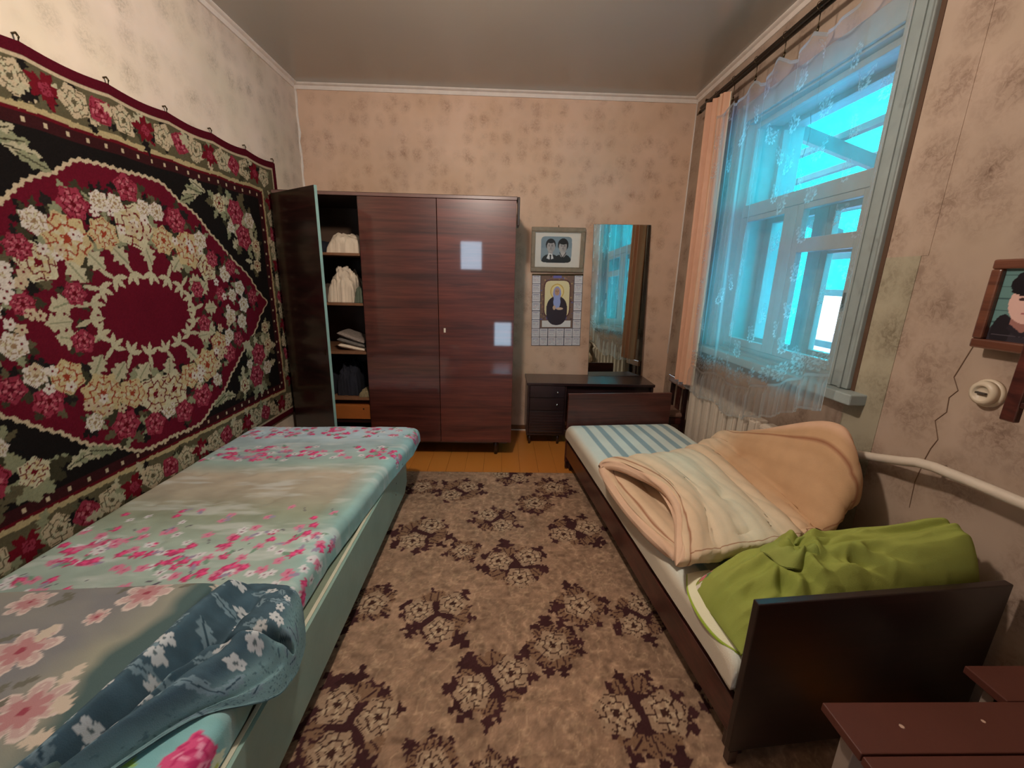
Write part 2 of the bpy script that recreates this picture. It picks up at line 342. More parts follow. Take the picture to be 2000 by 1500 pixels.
# ------------------------------------------------------------------ window_1: casing, box frame, two rows of sashes, sill
win = empty('window_1', kind='structure')
for (y0, y1, z0, z1) in [(1.685, WY0+.01, .955, WZ1+.10), (WY1-.01, WY1+.10, .955, WZ1+.10), (WY0+.01, WY1-.01, WZ1-.01, WZ1+.10)]:
    bm = bmesh.new(); bx(bm, XR-.022, XR, y0, y1, z0, z1, .004)
    if y1-y0 < .3: bx(bm, XR-.028, XR-.02, y0+.03, y0+.045, z0, z1); bx(bm, XR-.027, XR-.02, y1-.03, y1-.015, z0, z1)
    fin('casing', bm, M_paint, win)
box('casing_edge_strip', XR-.004, XR, 1.665, 1.685, .93, WZ1+.1, mat('dark_edge_brown', (88, 62, 44), .8), win, 0)  # dark brown strip along the outer edge of the near casing
for x0, x1 in ((XR+.0, XR+.36),):
    bm = bmesh.new(); t = .02
    bx(bm, x0, x1, WY0, WY0+t, WZ0, WZ1); bx(bm, x0, x1, WY1-t, WY1, WZ0, WZ1); bx(bm, x0, x1, WY0, WY1, WZ1-t, WZ1); bx(bm, x0, x1, WY0, WY1, WZ0, WZ0+t); fin('jamb_lining', bm, M_paint, win)
def rect_frame(bm, x0, x1, y0, y1, z0, z1, wl, wr, wb, wt):
    bx(bm, x0, x1, y0, y0+wl, z0, z1, .003); bx(bm, x0, x1, y1-wr, y1, z0, z1, .003); bx(bm, x0, x1, y0+wl, y1-wr, z0, z0+wb, .003); bx(bm, x0, x1, y0+wl, y1-wr, z1-wt, z1, .003)
for xa in (1.555, 1.725):
    Y0, Y1, Z0, Z1 = WY0+.02, WY1-.02, WZ0+.02, WZ1-.02; xb = xa+.035
    f = bmesh.new(); rect_frame(f, xa+.005, xb+.02, Y0, Y1, Z0, Z1, .03, .03, .025, .03); bx(f, xa-.004, xb+.02, Y0+.03, Y1-.03, 1.80, 1.875, .004); bx(f, xa-.002, xb+.02, 2.30, 2.355, Z0+.025, 1.80, .004)
    fr = fin('frame', f, M_paint, win)
    box('pane', xb, xb+.003, Y0+.03, Y1-.03, 1.875, Z1-.03, M_glass, fr, 0)
    for k, (y0, y1) in enumerate(((Y0+.03, 2.30), (2.355, Y1-.03))):
        s = bmesh.new(); rect_frame(s, xa, xb, y0, y1, Z0+.025, 1.80, .05, .045, .045, .03)
        if k == 0: bx(s, xa, xb, y0+.05, y1-.045, 1.555, 1.625, .003)
        sash = fin('sash', s, M_paint, win)
        if k == 0:
            box('pane', xa+.015, xa+.018, y0+.05, y1-.045, Z0+.07, 1.555, M_glass, sash, 0); box('pane', xa+.015, xa+.018, y0+.05, y1-.045, 1.625, 1.77, M_glass, sash, 0)
            if xa < 1.6: box('latch', xa-.012, xa, y0+.012, y0+.03, 1.28, 1.36, M_darkmetal, sash)
        else: box('pane', xa+.015, xa+.018, y0+.05, y1-.045, Z0+.07, 1.77, M_glass, sash, 0)
box('sill', 1.445, XR+.05, 1.60, 3.02, .905, .952, M_paint, win, .006)
# cable of the outside wire seen through the upper pane
tube('wire', [(1.665, 2.50+.02*math.sin(i*.8), 1.90+i*.05) for i in range(9)], .0015, mat('wire_dark', (40, 50, 50), .5), win, 5)

# ------------------------------------------------------------------ outside: glazed veranda of turquoise plastic sheets on a board frame
M_cyan = bpy.data.materials.new('turquoise_plastic_sheet'); M_cyan.use_nodes = True; _nt = M_cyan.node_tree; _nt.nodes.clear()
_o = _nt.nodes.new('ShaderNodeOutputMaterial'); _t = _nt.nodes.new('ShaderNodeBsdfTransparent'); _t.inputs[0].default_value = (.0, .74, .78, 1)
_tl = _nt.nodes.new('ShaderNodeBsdfTranslucent'); _tl.inputs[0].default_value = (.0, .7, .75, 1); _m = _nt.nodes.new('ShaderNodeMixShader'); _m.inputs[0].default_value = .38
_nt.links.new(_t.outputs[0], _m.inputs[1]); _nt.links.new(_tl.outputs[0], _m.inputs[2]); _nt.links.new(_m.outputs[0], _o.inputs[0])
M_board = mat('veranda_boards', (84, 96, 98), .7, var=.15)
ver = empty('veranda', 'turquoise plastic veranda on a board frame outside the window', 'veranda')
VX0, VX1, VY0, VY1 = 1.88, 4.6, -1.2, 6.2
def zr(x): return 3.05-(x-VX0)*.30
gridmesh('roof_sheet', np.array([[(x, y, zr(x)+.02*math.sin(y*26)) for y in np.linspace(VY0, VY1, 180)] for x in (VX0, VX1)]), M_cyan, ver)
for x in (2.15, 2.55, 2.95, 3.35, 3.75, 4.15):
    bm = bmesh.new(); bx(bm, x, x+.07, VY0, VY1, zr(x)-.085, zr(x)-.03); fin('purlin', bm, M_board, ver)
for y in (.3, 2.1, 3.95, 5.8):
    bm = bmesh.new(); R = Matrix.Translation((VX0, y, zr(VX0)-.17)) @ Matrix.Rotation(math.atan(.30), 4, 'Y'); bx(bm, 0, 2.84, 0, .06, -.04, .07, rot=R); fin('rafter', bm, M_board, ver)
gridmesh('wall_sheet', np.array([[(VX1+.02*math.sin(y*26), y, z) for y in np.linspace(VY0, VY1, 180)] for z in (1.30, 2.3)]), M_cyan, ver)
gridmesh('wall_sheet', np.array([[(x, VY1, z) for x in (VX0, VX1)] for z in (.0, 3.0)]), M_cyan, ver)
gridmesh('wall_sheet', np.array([[(x, VY0, z) for x in (VX0, VX1)] for z in (.0, 3.0)]), M_cyan, ver)
for z in (.55, 1.26, 1.75): box('rail', VX1-.05, VX1+.0, VY0, VY1, z, z+.09, M_board, ver)
for y in (-1.1, .9, 2.9, 4.5, 6.1): box('post', VX1-.1, VX1-.02, y, y+.09, -.4, 2.25, M_board, ver)
tag(box('yard_ground', 1.9, 14, -8, 16, -.45, -.40, mat('yard_snow', (150, 150, 190), .8), None, 0), None, None, kind='structure')
fb = empty('yard_fence', 'pale board fence across the snowy yard beyond the veranda', 'fence')
for i in range(40):
    o = box('fence_board', 7.5, 7.53, -3+i*.3, -3+i*.3+.26, -.40, .95+.05*math.sin(i*2.1), mat('fence_violet', (84, 80, 140), .7), fb) if i == 0 else bpy.data.objects.new('fence_board', fb.children[0].data)
    if i: COL.objects.link(o); o.parent = fb; o.location = (0, i*.3, .05*math.sin(i*2.1))

# ------------------------------------------------------------------ ceiling lamp (just above the frame)
cl = empty('ceiling_lamp', 'bare bulb hanging on a short cord from the ceiling', 'lamp', loc=(LAMP_POS[0], LAMP_POS[1], 0))
lathe('ceiling_cup', [(.0, 2.76), (.045, 2.77), (.05, 2.80), (0, 2.80)], M_paint, cl, 20); tube('cord', [(0, 0, 2.77), (0, 0, 2.50)], .004, M_vdark, cl, 8)
lathe('socket', [(.02, 2.45), (.022, 2.47), (.02, 2.51), (.008, 2.52)], M_vdark, cl, 16)

# ------------------------------------------------------------------ wardrobe
wd = empty('wardrobe', 'tall glossy mahogany three-door wardrobe with its left door open', 'wardrobe')
wx0, wx1, wyf, wyb, wz0, wz1 = -1.565, .088, 3.05, 3.63, .13, 1.93
W1, W2 = -1.0, -.462                                   # partitions between the three bays
M_in = mat('wardrobe_inside', (96, 72, 56), .6, var=.08, vscale=6)
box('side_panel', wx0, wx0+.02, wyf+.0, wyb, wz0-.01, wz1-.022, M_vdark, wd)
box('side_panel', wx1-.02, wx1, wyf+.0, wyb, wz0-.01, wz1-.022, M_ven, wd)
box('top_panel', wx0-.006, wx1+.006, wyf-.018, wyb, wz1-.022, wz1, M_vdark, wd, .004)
box('bottom_panel', wx0+.02, wx1-.02, wyf+.002, wyb, wz0, wz0+.02, M_vdark, wd)
box('back_panel', wx0+.02, wx1-.02, wyb-.008, wyb-.001, wz0+.02, wz1-.022, M_in, wd, 0)
box('partition', W1-.008, W1+.010, wyf+.002, wyb-.009, wz0+.02, wz1-.022, M_vdark, wd)
box('top_trim', wx0, wx1, wyf-.024, wyf-.0185, wz1-.024, wz1-.004, mat('trim_strip', (122, 92, 84), .35), wd, .001)
box('corner_bracket', wx1+.006, wx1+.022, wyf-.02, wyf+.10, 1.74, wz1-.002, M_vdark, wd, .006)
zs = [1.535, 1.185, .825, .465]
for z in zs: box('shelf', wx0+.02, W1-.008, wyf+.02, wyb-.009, z-.018, z, mat('shelf_edge_wood', (134, 92, 64), .5, vscale=30), wd)
dr = box('drawer', wx0+.022, W1-.01, wyf+.015, wyf+.5, .295, .405, mat('drawer_front_ochre', (168, 96, 44), .45, var=.06, vmap=(3, 1, 20)), wd, .003)
lathe('keyhole', [(.006, -.002), (.006, .001)], M_darkmetal, dr, 10, 'Y', (-1.06, wyf+.014, .38))
box('drawer_divider', wx0+.022, W1-.01, wyf+.02, wyb-.01, .265, .283, M_vdark, wd)
D2 = box('door', W1+.002, W2-.002, wyf-.018, wyf, wz0+.0, wz1-.026, M_ven, wd, .0015); D3 = box('door', W2+.002, wx1-.001, wyf-.018, wyf, wz0+.0, wz1-.026, M_ven2, wd, .0015)
kp = box('keyhole_plate', -.426, -.412, wyf-.0195, wyf-.018, .99, 1.022, mat('ivory_plastic', (225, 215, 195), .4), D3, .0005)
# open door: hinged at the left, swung out towards the room
dl = bmesh.new(); bx(dl, 0, .535, -.018, 0, wz0, wz1-.026, .0015); ld = fin('door', dl, M_vdark, wd)  # darker wood than the other doors stands in for its unlit face
th = rad(-37); ld.location = (wx0+.004, wyf-.004, 0); ld.rotation_euler = (0, 0, th); ld['label'] = 'open wardrobe door with its unlit face darkened'
box('edge_strip', .535, .5365, -.018, 0, wz0, wz1-.026, mat('door_edge_pale', (132, 160, 150), .45), ld, 0)
box('keyhole_plate', .49, .504, -.0195, -.018, .86, .90, M_darkmetal, ld, .0005)
for x in (wx0+.10, wx1-.12):
    for y in (wyf+.06, wyb-.06):
        bm = bmesh.new(); tube_bm(bm, [(x, y, wz0), (x, y, 0.0)], [.024, .014], 12); fin('leg', bm, M_vdark, wd, True)
box('plinth_rail', wx0+.03, wx1-.03, wyf+.07, wyf+.085, wz0-.045, wz0, M_vdark, wd)

def crumple(name, cx, cy, z0, w, d, h, m, seed, label, cat, group=None, amp=.35, fr=3.0, n=56, col=None):
    """a soft heap of cloth: closed dome with folds"""
    u = np.linspace(-1, 1, n)[:, None]*np.ones((1, n)); v = np.linspace(-1, 1, n)[None, :]*np.ones((n, 1))
    e = (np.clip(1-np.abs(u)**4, 0, 1)*np.clip(1-np.abs(v)**4, 0, 1))**.4
    f = ridge(u*fr*.35+v*fr*.25+seed, v*fr*.5-u*.4, seed, 3)
    Z = z0+.002+h*e*(1-amp+amp*1.5*f)+.0
    X = cx+w/2*(u*(1-.10*fbm(u*2, v*2, seed)))+.02*fbm(u*4, v*4, seed+5); Y = cy+d/2*v+.02*fbm(u*4, v*4, seed+9)
    g2 = ridge(u*1.6+seed, Z*26+u*1.5, seed+2, 3)-.5; Y = Y+np.sign(v)*.045*g2*e; X = X+.018*(ridge(v*2, Z*30, seed+4, 2)-.5)*e; Z = Z+.012*fbm(u*7, v*7+Z*20, seed+6)*e
    P = np.stack([X, Y, Z], -1); base = P.copy(); base[..., 2] = z0+.001
    c = None
    if col is not None:
        c = np.empty(P.shape); c[:] = col[0]; k = (ridge(u*5, v*5, seed+3, 2) > .72); c[k] = col[1]
    return tag(gridmesh(name, P, m, None, c, extra=base), label, cat, group)
M_cream = mat('cream_linen', (222, 202, 178), .9, var=.08, vscale=12, bump=.4, bscale=300)
M_grey = mat('grey_textile', (120, 112, 104), .9, var=.2, vscale=60, bump=.5, bscale=300)
M_blackc = mat('black_textile', (34, 34, 44), .9, var=.2, vscale=20, bump=.4)
G = 'clothes on the wardrobe shelves'
crumple('linen_pile', -1.145, 3.28, zs[0], .255, .32, .135, M_cream, 3, 'cream crumpled linen pile on the top wardrobe shelf', 'linen', G)
crumple('linen_pile', -1.42, 3.42, zs[0], .22, .3, .09, M_blackc, 9, 'dark folded cloth at the back left of the top wardrobe shelf', 'linen', G)
crumple('linen_pile', -1.185, 3.26, zs[1]+.0, .19, .30, .235, M_cream, 5, 'tall cream and beige linen heap on the second wardrobe shelf', 'linen', G, amp=.5, fr=4)
crumple('linen_pile', -1.048, 3.22, zs[1], .062, .26, .12, mat('green_grey_cloth', (98, 106, 88), .9, var=.15), 8, 'small green-grey cloth beside the heap on the second shelf', 'linen', G, n=30)
crumple('linen_pile', -1.35, 3.26, zs[1], .16, .3, .12, mat('brown_cloth', (84, 68, 56), .9), 18, 'brown cloth left on the second wardrobe shelf', 'linen', G, n=30)
for k, (w, z, m, s, lb) in enumerate([(.20, 0, M_cream, 2, 'cream folded sheet at the bottom of the third shelf stack'), (.205, .035, M_grey, 4, 'grey folded cloth in the middle of the third shelf stack'),
                                      (.20, .075, mat('lace_grey_cloth', (156, 140, 128), .9, var=.25, vscale=120, bump=.5), 6, 'speckled grey shawl folded on top of the third shelf stack')]):
    u = np.linspace(-1, 1, 40)[:, None]*np.ones((1, 30)); v = np.ones((40, 1))*np.linspace(-1, 1, 30)[None, :]
    C = np.stack([-1.145+w/2*u+.006*fbm(u, v, s), 3.24+.12*v, zs[2]+.021+z+.018*(-u)+.006*fbm(u*2, v*2, s)+.018*(k/2)*(-u)], -1)
    tag(puffy('folded_cloth', C, .036, m, None, None, 8), lb, 'cloth', G)
crumple('linen_pile', -1.20, 3.28, zs[3], .16, .30, .24, M_blackc, 12, 'black clothes heap on the lowest wardrobe shelf', 'linen', G, amp=.45, fr=3.5)
crumple('linen_pile', -1.395, 3.28, zs[3], .17, .3, .15, M_blackc, 22, 'black clothes at the left of the lowest wardrobe shelf', 'linen', G, n=30)
crumple('linen_pile', -1.058, 3.18, zs[3], .085, .18, .05, mat('olive_cloth', (140, 124, 92), .9), 15, 'small olive cloth at the front of the lowest wardrobe shelf', 'linen', G, n=30)

# ------------------------------------------------------------------ wall rug
k_ = lambda *a: S(*a)
cr, dk, mar = k_(98, 16, 34), k_(24, 20, 19), k_(56, 22, 24)
cream, yel, sage, olv, dgr = k_(196, 186, 154), k_(190, 170, 126), k_(138, 138, 108), k_(92, 84, 62), k_(60, 56, 40)
pnk, pnl, rdd, wht, pal = k_(146, 50, 68), k_(186, 102, 112), k_(106, 18, 30), k_(208, 196, 184), k_(192, 172, 142)
UC, VC, HU, HV = 1.94, 1.225, 1.265, .885
cv = Canvas(UC-HU, UC+HU, VC-HV, VC+HV, .0042, dk)
U, V = cv.U-UC, cv.V-VC; du = HU-np.abs(U); dv = HV-np.abs(V); dd = np.minimum(du, dv)
jit = .006*(vn(cv.U*60, cv.V*60, 1)-.5)
cv.a[dd < .262] = mar
cv.a[(dd < .262) & (dd > .232)] = mar*1.0
tick = (((np.where(dv < du, cv.U, cv.V)) % .075) < .012); cv.a[(dd > .232) & (dd < .252) & tick] = pal
cv.a[dd < .222] = rdd*.8
cv.a[dd < .209+jit] = yel*.85
cv.a[dd < .19+jit*2] = olv
cv.a[dd < .045] = pal; cv.a[dd < .038] = cr*.75
# medallion
pts = np.array([(0, .60), (.20, .60), (.30, .53), (.40, .485), (.49, .40), (.60, .315), (.68, .25), (.80, .17), (.87, .085), (.97, 0)])
ang = np.arctan2(pts[:, 1], pts[:, 0]); ra = np.hypot(pts[:, 0], pts[:, 1]); o_ = np.argsort(ang)
MV = V+.035
th_ = np.arctan2(np.abs(MV), np.abs(U)); rr_ = np.hypot(U, MV); R_ = np.interp(th_, ang[o_], ra[o_])*(1+.006*np.sin(th_*110))
cv.a[rr_ < R_] = pal; cv.a[rr_ < R_-.014] = cr
rng = random.Random(5)
def sprig(u, v, r, n, seed, cols=(None,)):
    for i in range(n):
        a = rng.uniform(0, 6.28); cv.leaf(u+math.cos(a)*r*.35, v+math.sin(a)*r*.35, r*rng.uniform(.6, 1.1), r*rng.uniform(.16, .26), a, rng.choice(cols), None, .3, rng.random()*6)
rosec = {'c': (cream, rdd, yel), 'y': (yel, k_(150, 60, 40), cream), 'w': (wht, k_(150, 120, 90), cream), 'p': (pnk, rdd*.8, pnl), 'P': (pnk*.9, k_(90, 14, 30), pnl)}
VM = VC-.035
flw = [(0, .375, .105, 'c'), (.30, .30, .10, 'y'), (.15, .33, .07, 'y'), (.42, .21, .075, 'c'), (.05, -.37, .10, 'c'), (.30, -.30, .095, 'y'), (.17, -.33, .07, 'y'), (.42, -.2, .07, 'y'),
       (.50, .07, .045, 'p'), (.33, -.08, .05, 'p'), (.32, .10, .048, 'p'), (.56, .18, .05, 'w'), (.56, -.06, .05, 'w'), (.52, -.17, .045, 'w'), (.60, .06, .04, 'w'), (.68, .10, .05, 'w'), (.70, 0, .052, 'w'), (.66, -.1, .05, 'w'),
       (0, .53, .062, 'p'), (.25, .43, .065, 'p'), (.14, .455, .045, 'w'), (-.07, .46, .04, 'w'), (.40, .35, .05, 'w'), (.47, .26, .05, 'p'), (.09, -.50, .062, 'p'), (.23, -.455, .07, 'p'), (.36, -.40, .04, 'w'), (.0, -.46, .045, 'w'),
       (.50, -.27, .06, 'p'), (.62, .22, .05, 'P'), (.60, -.2, .05, 'P'), (.80, .04, .055, 'P')]
filler = (sage, olv, dgr, dk*1.4, dk*2, dgr)
for sgn in (1, -1):
    for (a, b, r, c) in flw:
        if abs(a) < .02 and sgn < 0: continue
        sprig(UC+sgn*a, VM+b, r*1.25, 8, 0, filler)
for sgn in (1, -1):                     # pale inner leaves pointing to the plain centre
    for i in range(9):
        t = (i+.5)/9*math.pi-math.pi/2; a, b = .20*math.cos(t), .125*math.sin(t)
        for k in range(3):
            cv.leaf(UC+sgn*(a*1.42), VM+b*1.5, .062, .011, math.atan2(b, sgn*a)+math.pi+(k-1)*.8, cream*.92, None, .1, i)
        cv.leaf(UC+sgn*(a*1.35), VM+b*1.4, .08, .010, math.atan2(b, sgn*a)+.3, cream*.85, None, .1, i)
        cv.leaf(UC+sgn*(a*1.75), VM+b*1.75, .10, .034, math.atan2(b, sgn*a)+(i % 3-1)*.5, cream*.85, sage, .3, i)
for sgn in (1, -1):
    for i, (a, b, r, c) in enumerate(flw):
        if abs(a) < .02 and sgn < 0: continue
        cv.rose(UC+sgn*a, VM+b, r*.88, rosec[c], i*1.3, 5+i % 3, 1.0)
    for i in range(34):
        t = rng.uniform(-math.pi/2, math.pi/2); q = rng.uniform(.35, .8); cv.daisy(UC+sgn*.62*math.cos(t)*q**.3, VM+.47*math.sin(t)*q**.3, .022, 5, wht if i % 2 else pal, rdd, i)
# spandrel corners
for su in (1, -1):
    for sv in (1, -1):
        for (a, b, r, c) in [(.74, .50, .075, 'p'), (.78, .36, .075, 'p'), (.60, .53, .055, 'c'), (.86, .47, .05, 'w'), (.90, .33, .045, 'c'), (.88, .22, .045, 'c'), (.68, .41, .035, 'w')]:
            sprig(UC+su*a, VC+sv*b, r*1.7, 9, 0, (sage, olv, sage, dgr, cream*.8))
        for i, (a, b, r, c) in enumerate([(.74, .50, .07, 'p'), (.79, .365, .07, 'p'), (.60, .53, .05, 'c'), (.87, .47, .045, 'w'), (.91, .32, .045, 'c'), (.90, .2, .04, 'c'), (.68, .41, .03, 'w')]):
            cv.rose(UC+su*a, VC+sv*b, r, rosec[c], i*2.1, 6)
        for i in range(4): cv.leaf(UC+su*(.50-.03*i), VC+sv*(.57-.012*i), .12, .022, (0 if su < 0 else math.pi)+.25*(i-1.5)*su, sage if i % 2 else cream*.8, dgr, .3, i)
# border garland
def garland(p, q, n):
    for i in range(n):
        t = (i+.5)/n; u = p[0]+(q[0]-p[0])*t; v = p[1]+(q[1]-p[1])*t; k = i % 4
        for j in range(5): cv.leaf(u+rng.uniform(-.05, .05), v+rng.uniform(-.035, .035), rng.uniform(.05, .09), .017, rng.uniform(0, 6.28), rng.choice((pal, sage, cream*.85, dgr, dk*1.3)), None, .4, i)
        if k == 0: cv.blob(u, v, .048, rdd*1.05, i, .45); cv.rose(u+.004, v, .022, (pnk, rdd, pnk), i, 4)
        elif k == 2: cv.rose(u, v, .050, (pnk, rdd, pnl), i, 4)
        else: cv.rose(u, v, .055, (pal, olv, cream*.9), i, 5)
d = .115
garland((UC-HU+d, VC+HV-d), (UC+HU-d, VC+HV-d), 22); garland((UC-HU+d, VC-HV+d), (UC+HU-d, VC-HV+d), 22)
garland((UC+HU-d, VC-HV+d+.1), (UC+HU-d, VC+HV-d-.1), 13); garland((UC-HU+d, VC-HV+d+.1), (UC-HU+d, VC+HV-d-.1), 13)
cv.a[(dd < .052) & (dd > .038)] = pal; cv.a[dd < .038] = cr*.72
knot = .88+.24*_tab[(np.arange(cv.nu)[:, None]*7) & 255, (np.arange(cv.nv)[None, :]*13) & 255]
cols = cv.a*knot[..., None]*.74
sag = -.012*np.abs(np.sin((cv.U-.7)/.31*math.pi))*np.clip((cv.V-1.7)/.4, 0, 1)
X = XL+.014+.010*(fbm(cv.U*2.2, cv.V*1.1, 3)+.5)+.0012*_tab[(np.arange(cv.nu)[:, None]*3) & 255, (np.arange(cv.nv)[None, :]*5) & 255]
P = np.stack([X, cv.U, cv.V+sag+.02*(cv.U-UC)/HU*np.clip((cv.V-1.3)/.8, 0, 1)], -1)
M_rug = mat('woven_wool', attr=True, rough=.95, var=.10, vscale=5, bump=.5, bscale=350, spec=.1)
rug = tag(gridmesh('wall_rug', P, M_rug, None, cols, skirt=(-.008, 0, 0)), 'crimson and black wall rug with rose medallion hanging above the left bed', 'rug')
for y in (.95, 1.28, 1.63, 1.95, 2.25, 2.56, 2.87, 3.19):
    zt = 2.11+.02*(y-UC)/HU
    tube('hook', [(XL+.001, y, zt+.022), (XL+.014, y, zt+.024), (XL+.020, y, zt+.012), (XL+.016, y, zt-.002), (XL+.012, y, zt-.004)], .0035, M_darkmetal, rug, 6)

# ------------------------------------------------------------------ floor rug
bs, dkf, lin, lt = k_(146, 116, 94), k_(64, 38, 38), k_(86, 58, 46), k_(172, 142, 114)
cf = Canvas(-1.0, 1.10, .10, 2.755, .0052, bs)
m1 = fbm(cf.U*3, cf.V*3, 4); sc_ = np.abs(fbm(cf.U*26+m1*3, cf.V*26, 8, 3)); sc2 = fbm(cf.U*48, cf.V*48, 12, 2)
t = np.clip((.055-sc_)/.05, 0, 1)[..., None]; cf.a = cf.a*(1+.55*m1[..., None]); cf.a = cf.a*(1-t*.6)+lt*1.12*t*.6
cf.a *= (1+1.1*sc2[..., None])
rngf = random.Random(11)
def cluster(u, v, r, n, seed, hole=None):
    R = random.Random(seed)
    for i in range(30):
        a = R.uniform(0, 6.28); q = R.uniform(0, .5)*r; cf.leaf(u+math.cos(a)*q, v+math.sin(a)*q*.9, r*R.uniform(.35, .68), r*R.uniform(.09, .16), a+R.uniform(-.5, .5), dkf*R.uniform(.85, 1.25), None, .55, R.random()*9)
    cf.blob(u, v, r*.46, dkf, seed, .4)
    for i in range(22):
        a = R.uniform(0, 6.28); cf.leaf(u+math.cos(a)*r*.35, v+math.sin(a)*r*.35, r*.36, r*.10, a+R.uniform(-.7, .7), k_(128, 98, 76), dkf, .25, R.random()*9)
    a0 = R.uniform(0, 3)
    for i in range(n):
        q = 0 if n == 1 else r*.42; a = a0+i*6.28/n; rr = r*(.44 if n == 1 else .36 if n == 2 else .31)
        cf.rose(u+math.cos(a)*q, v+math.sin(a)*q, rr, (k_(158, 130, 106), k_(66, 42, 36), k_(182, 156, 128)), seed+i*2, 5+i % 2)
FL = [(-.52, 2.53, .15, 1), (-.26, 2.48, .19, 2), (.08, 2.70, .17, 2), (.37, 2.54, .17, 1), (.23, 2.33, .16, 1), (-.02, 2.14, .17, 2), (-.42, 2.01, .20, 2), (.44, 2.04, .20, 2), (-.18, 1.86, .12, 1), (.09, 1.75, .22, 3),
      (-.54, 1.50, .15, 1), (-.25, 1.44, .20, 3), (.36, 1.49, .16, 1), (.60, 1.44, .16, 2), (.22, 1.29, .15, 1), (-.01, 1.14, .18, 2), (-.46, 1.0, .21, 3), (.48, 1.03, .20, 2), (-.18, .88, .12, 1), (-.01, .86, .09, 1), (-.68, 1.36, .14, 1),
      (-.85, 2.2, .2, 2), (-.88, 1.75, .17, 1), (.83, 2.35, .2, 2), (.86, 1.75, .2, 3), (.85, 1.1, .2, 2), (-.1, .45, .2, 3), (.35, .5, .19, 2), (-.6, .5, .2, 2), (.8, .5, .2, 3), (-.85, .95, .17, 1)]
for i, (a, b, r, n) in enumerate(FL): cluster(a, b, r*.98, n, i+20)
pile = .90+.20*_tab[(np.arange(cf.nu)[:, None]*11) & 255, (np.arange(cf.nv)[None, :]*29) & 255]
Zf = .010+.006*fbm(cf.U*1.6, cf.V*1.6, 2)*0+.022*np.exp(-((cf.U-.20-(cf.V-1.02)*-.5)/.13)**2-((cf.V-1.02)/.05)**2)*(cf.V < 1.6)
frug = tag(gridmesh('floor_rug', np.stack([cf.U, cf.V, Zf], -1), mat('machine_carpet', attr=True, rough=.95, var=.12, vscale=6, bump=.4, bscale=300, spec=.1), None, cf.a*pile[..., None], skirt=(0, 0, -.0085)),
           'beige carpet with brown rose clusters on the floor between the beds', 'rug')

# ------------------------------------------------------------------ left bed
M_mint = mat('mint_green_paint', (140, 168, 156), .45, var=.10, vscale=5, bump=.3, bscale=40, coat=.15, coat_rough=.3)
M_ledge = mat('grey_green_worn_paint', (124, 136, 116), .6, var=.14, vscale=9)
lb = empty('bed', 'mint green painted wooden bed along the rug-covered wall', 'bed')
bm = bmesh.new(); vs = [(2.365, .325), (2.365, .135), (2.30, .09), (.15, .09), (.15, .325)]
A = [bm.verts.new((-.580, y, z)) for y, z in vs]; B = [bm.verts.new((-.602, y, z)) for y, z in vs]
for i in range(5): bm.faces.new((A[i], A[(i+1) % 5], B[(i+1) % 5], B[i]))
bm.faces.new(A); bm.faces.new(B[::-1]); rail_ = fin('side_rail', bm, M_mint, lb)
for (y, z) in ((2.12, .25), (2.10, .19)): lathe('nail_hole', [(.004, 0), (.004, .001)], M_vdark, rail_, 8, 'X', (-.5800, y, z))
box('ledge', -.675, -.6025, .15, 2.36, .300, .322, M_ledge, lb, .003); box('ledge_bead', -.602, -.590, .15, 2.30, .3255, .329, mat('pale_edge', (206, 200, 176), .5), lb, .001)
box('wall_rail', -1.595, -1.57, .15, 2.365, .10, .32, M_mint, lb); box('end_board', -1.569, -.603, 2.335, 2.362, .10, .325, M_mint, lb); box('end_board', -1.569, -.603, .15, .175, .10, .30, M_mint, lb)
for i in range(9): box('slat', -1.568, -.676, .22+i*.236, .40+i*.236, .298, .316, mat('slat_pine', (170, 140, 100), .7, vmap=(2, 20, 20)), lb)
for x in (-1.56, -.665):
    for y in (.22, 2.22): box('leg', x, x+.05, y, y+.05, .0105 if x > -1 else .001, .299, M_vdark, lb)

def cloth_slab(name, W, L, r, h, step, xf, m, paint, label=None, cat=None, parent=None, closed=True):
    """a padded layer unfolded flat: top, rounded edge, side; xf maps local (x,y,z) arrays to the room"""
    def mp(Wd):
        A = Wd/2-r+r*math.pi/2+h; n = int(2*A/step)+1; a = np.linspace(-A, A, n); s = np.abs(a)-(Wd/2-r); ph = np.clip(s/r, 0, math.pi/2)
        x = np.where(s < 0, np.abs(a), Wd/2-r+r*np.sin(ph)); dz = np.where(s < 0, 0, r*(1-np.cos(ph))+np.clip(s-r*math.pi/2, 0, None)); return a, np.sign(a)*x, dz
    a, x, dx = mp(W); b, y, dy = mp(L); Aa, Bb = np.meshgrid(a, b, indexing='ij'); Xg, Yg = np.meshgrid(x, y, indexing='ij'); D = dx[:, None]+dy[None, :]
    D = np.minimum(D, r+h); c = paint(Aa, Bb) if paint else None
    P = xf(Xg, Yg, -D, Aa, Bb)
    ex = None
    if closed: ex = P.copy(); ex[..., 2] = P[..., 2].min()*.0+np.minimum(P[..., 2], np.min([P[0, :, 2].mean(), P[-1, :, 2].mean()]))
    o = gridmesh(name, P, m, parent, c, extra=ex)
    if label: tag(o, label, cat)
    return o
M_sheet = mat('printed_cotton', attr=True, rough=.85, var=.05, vscale=4, bump=.25, bscale=400, spec=.2)
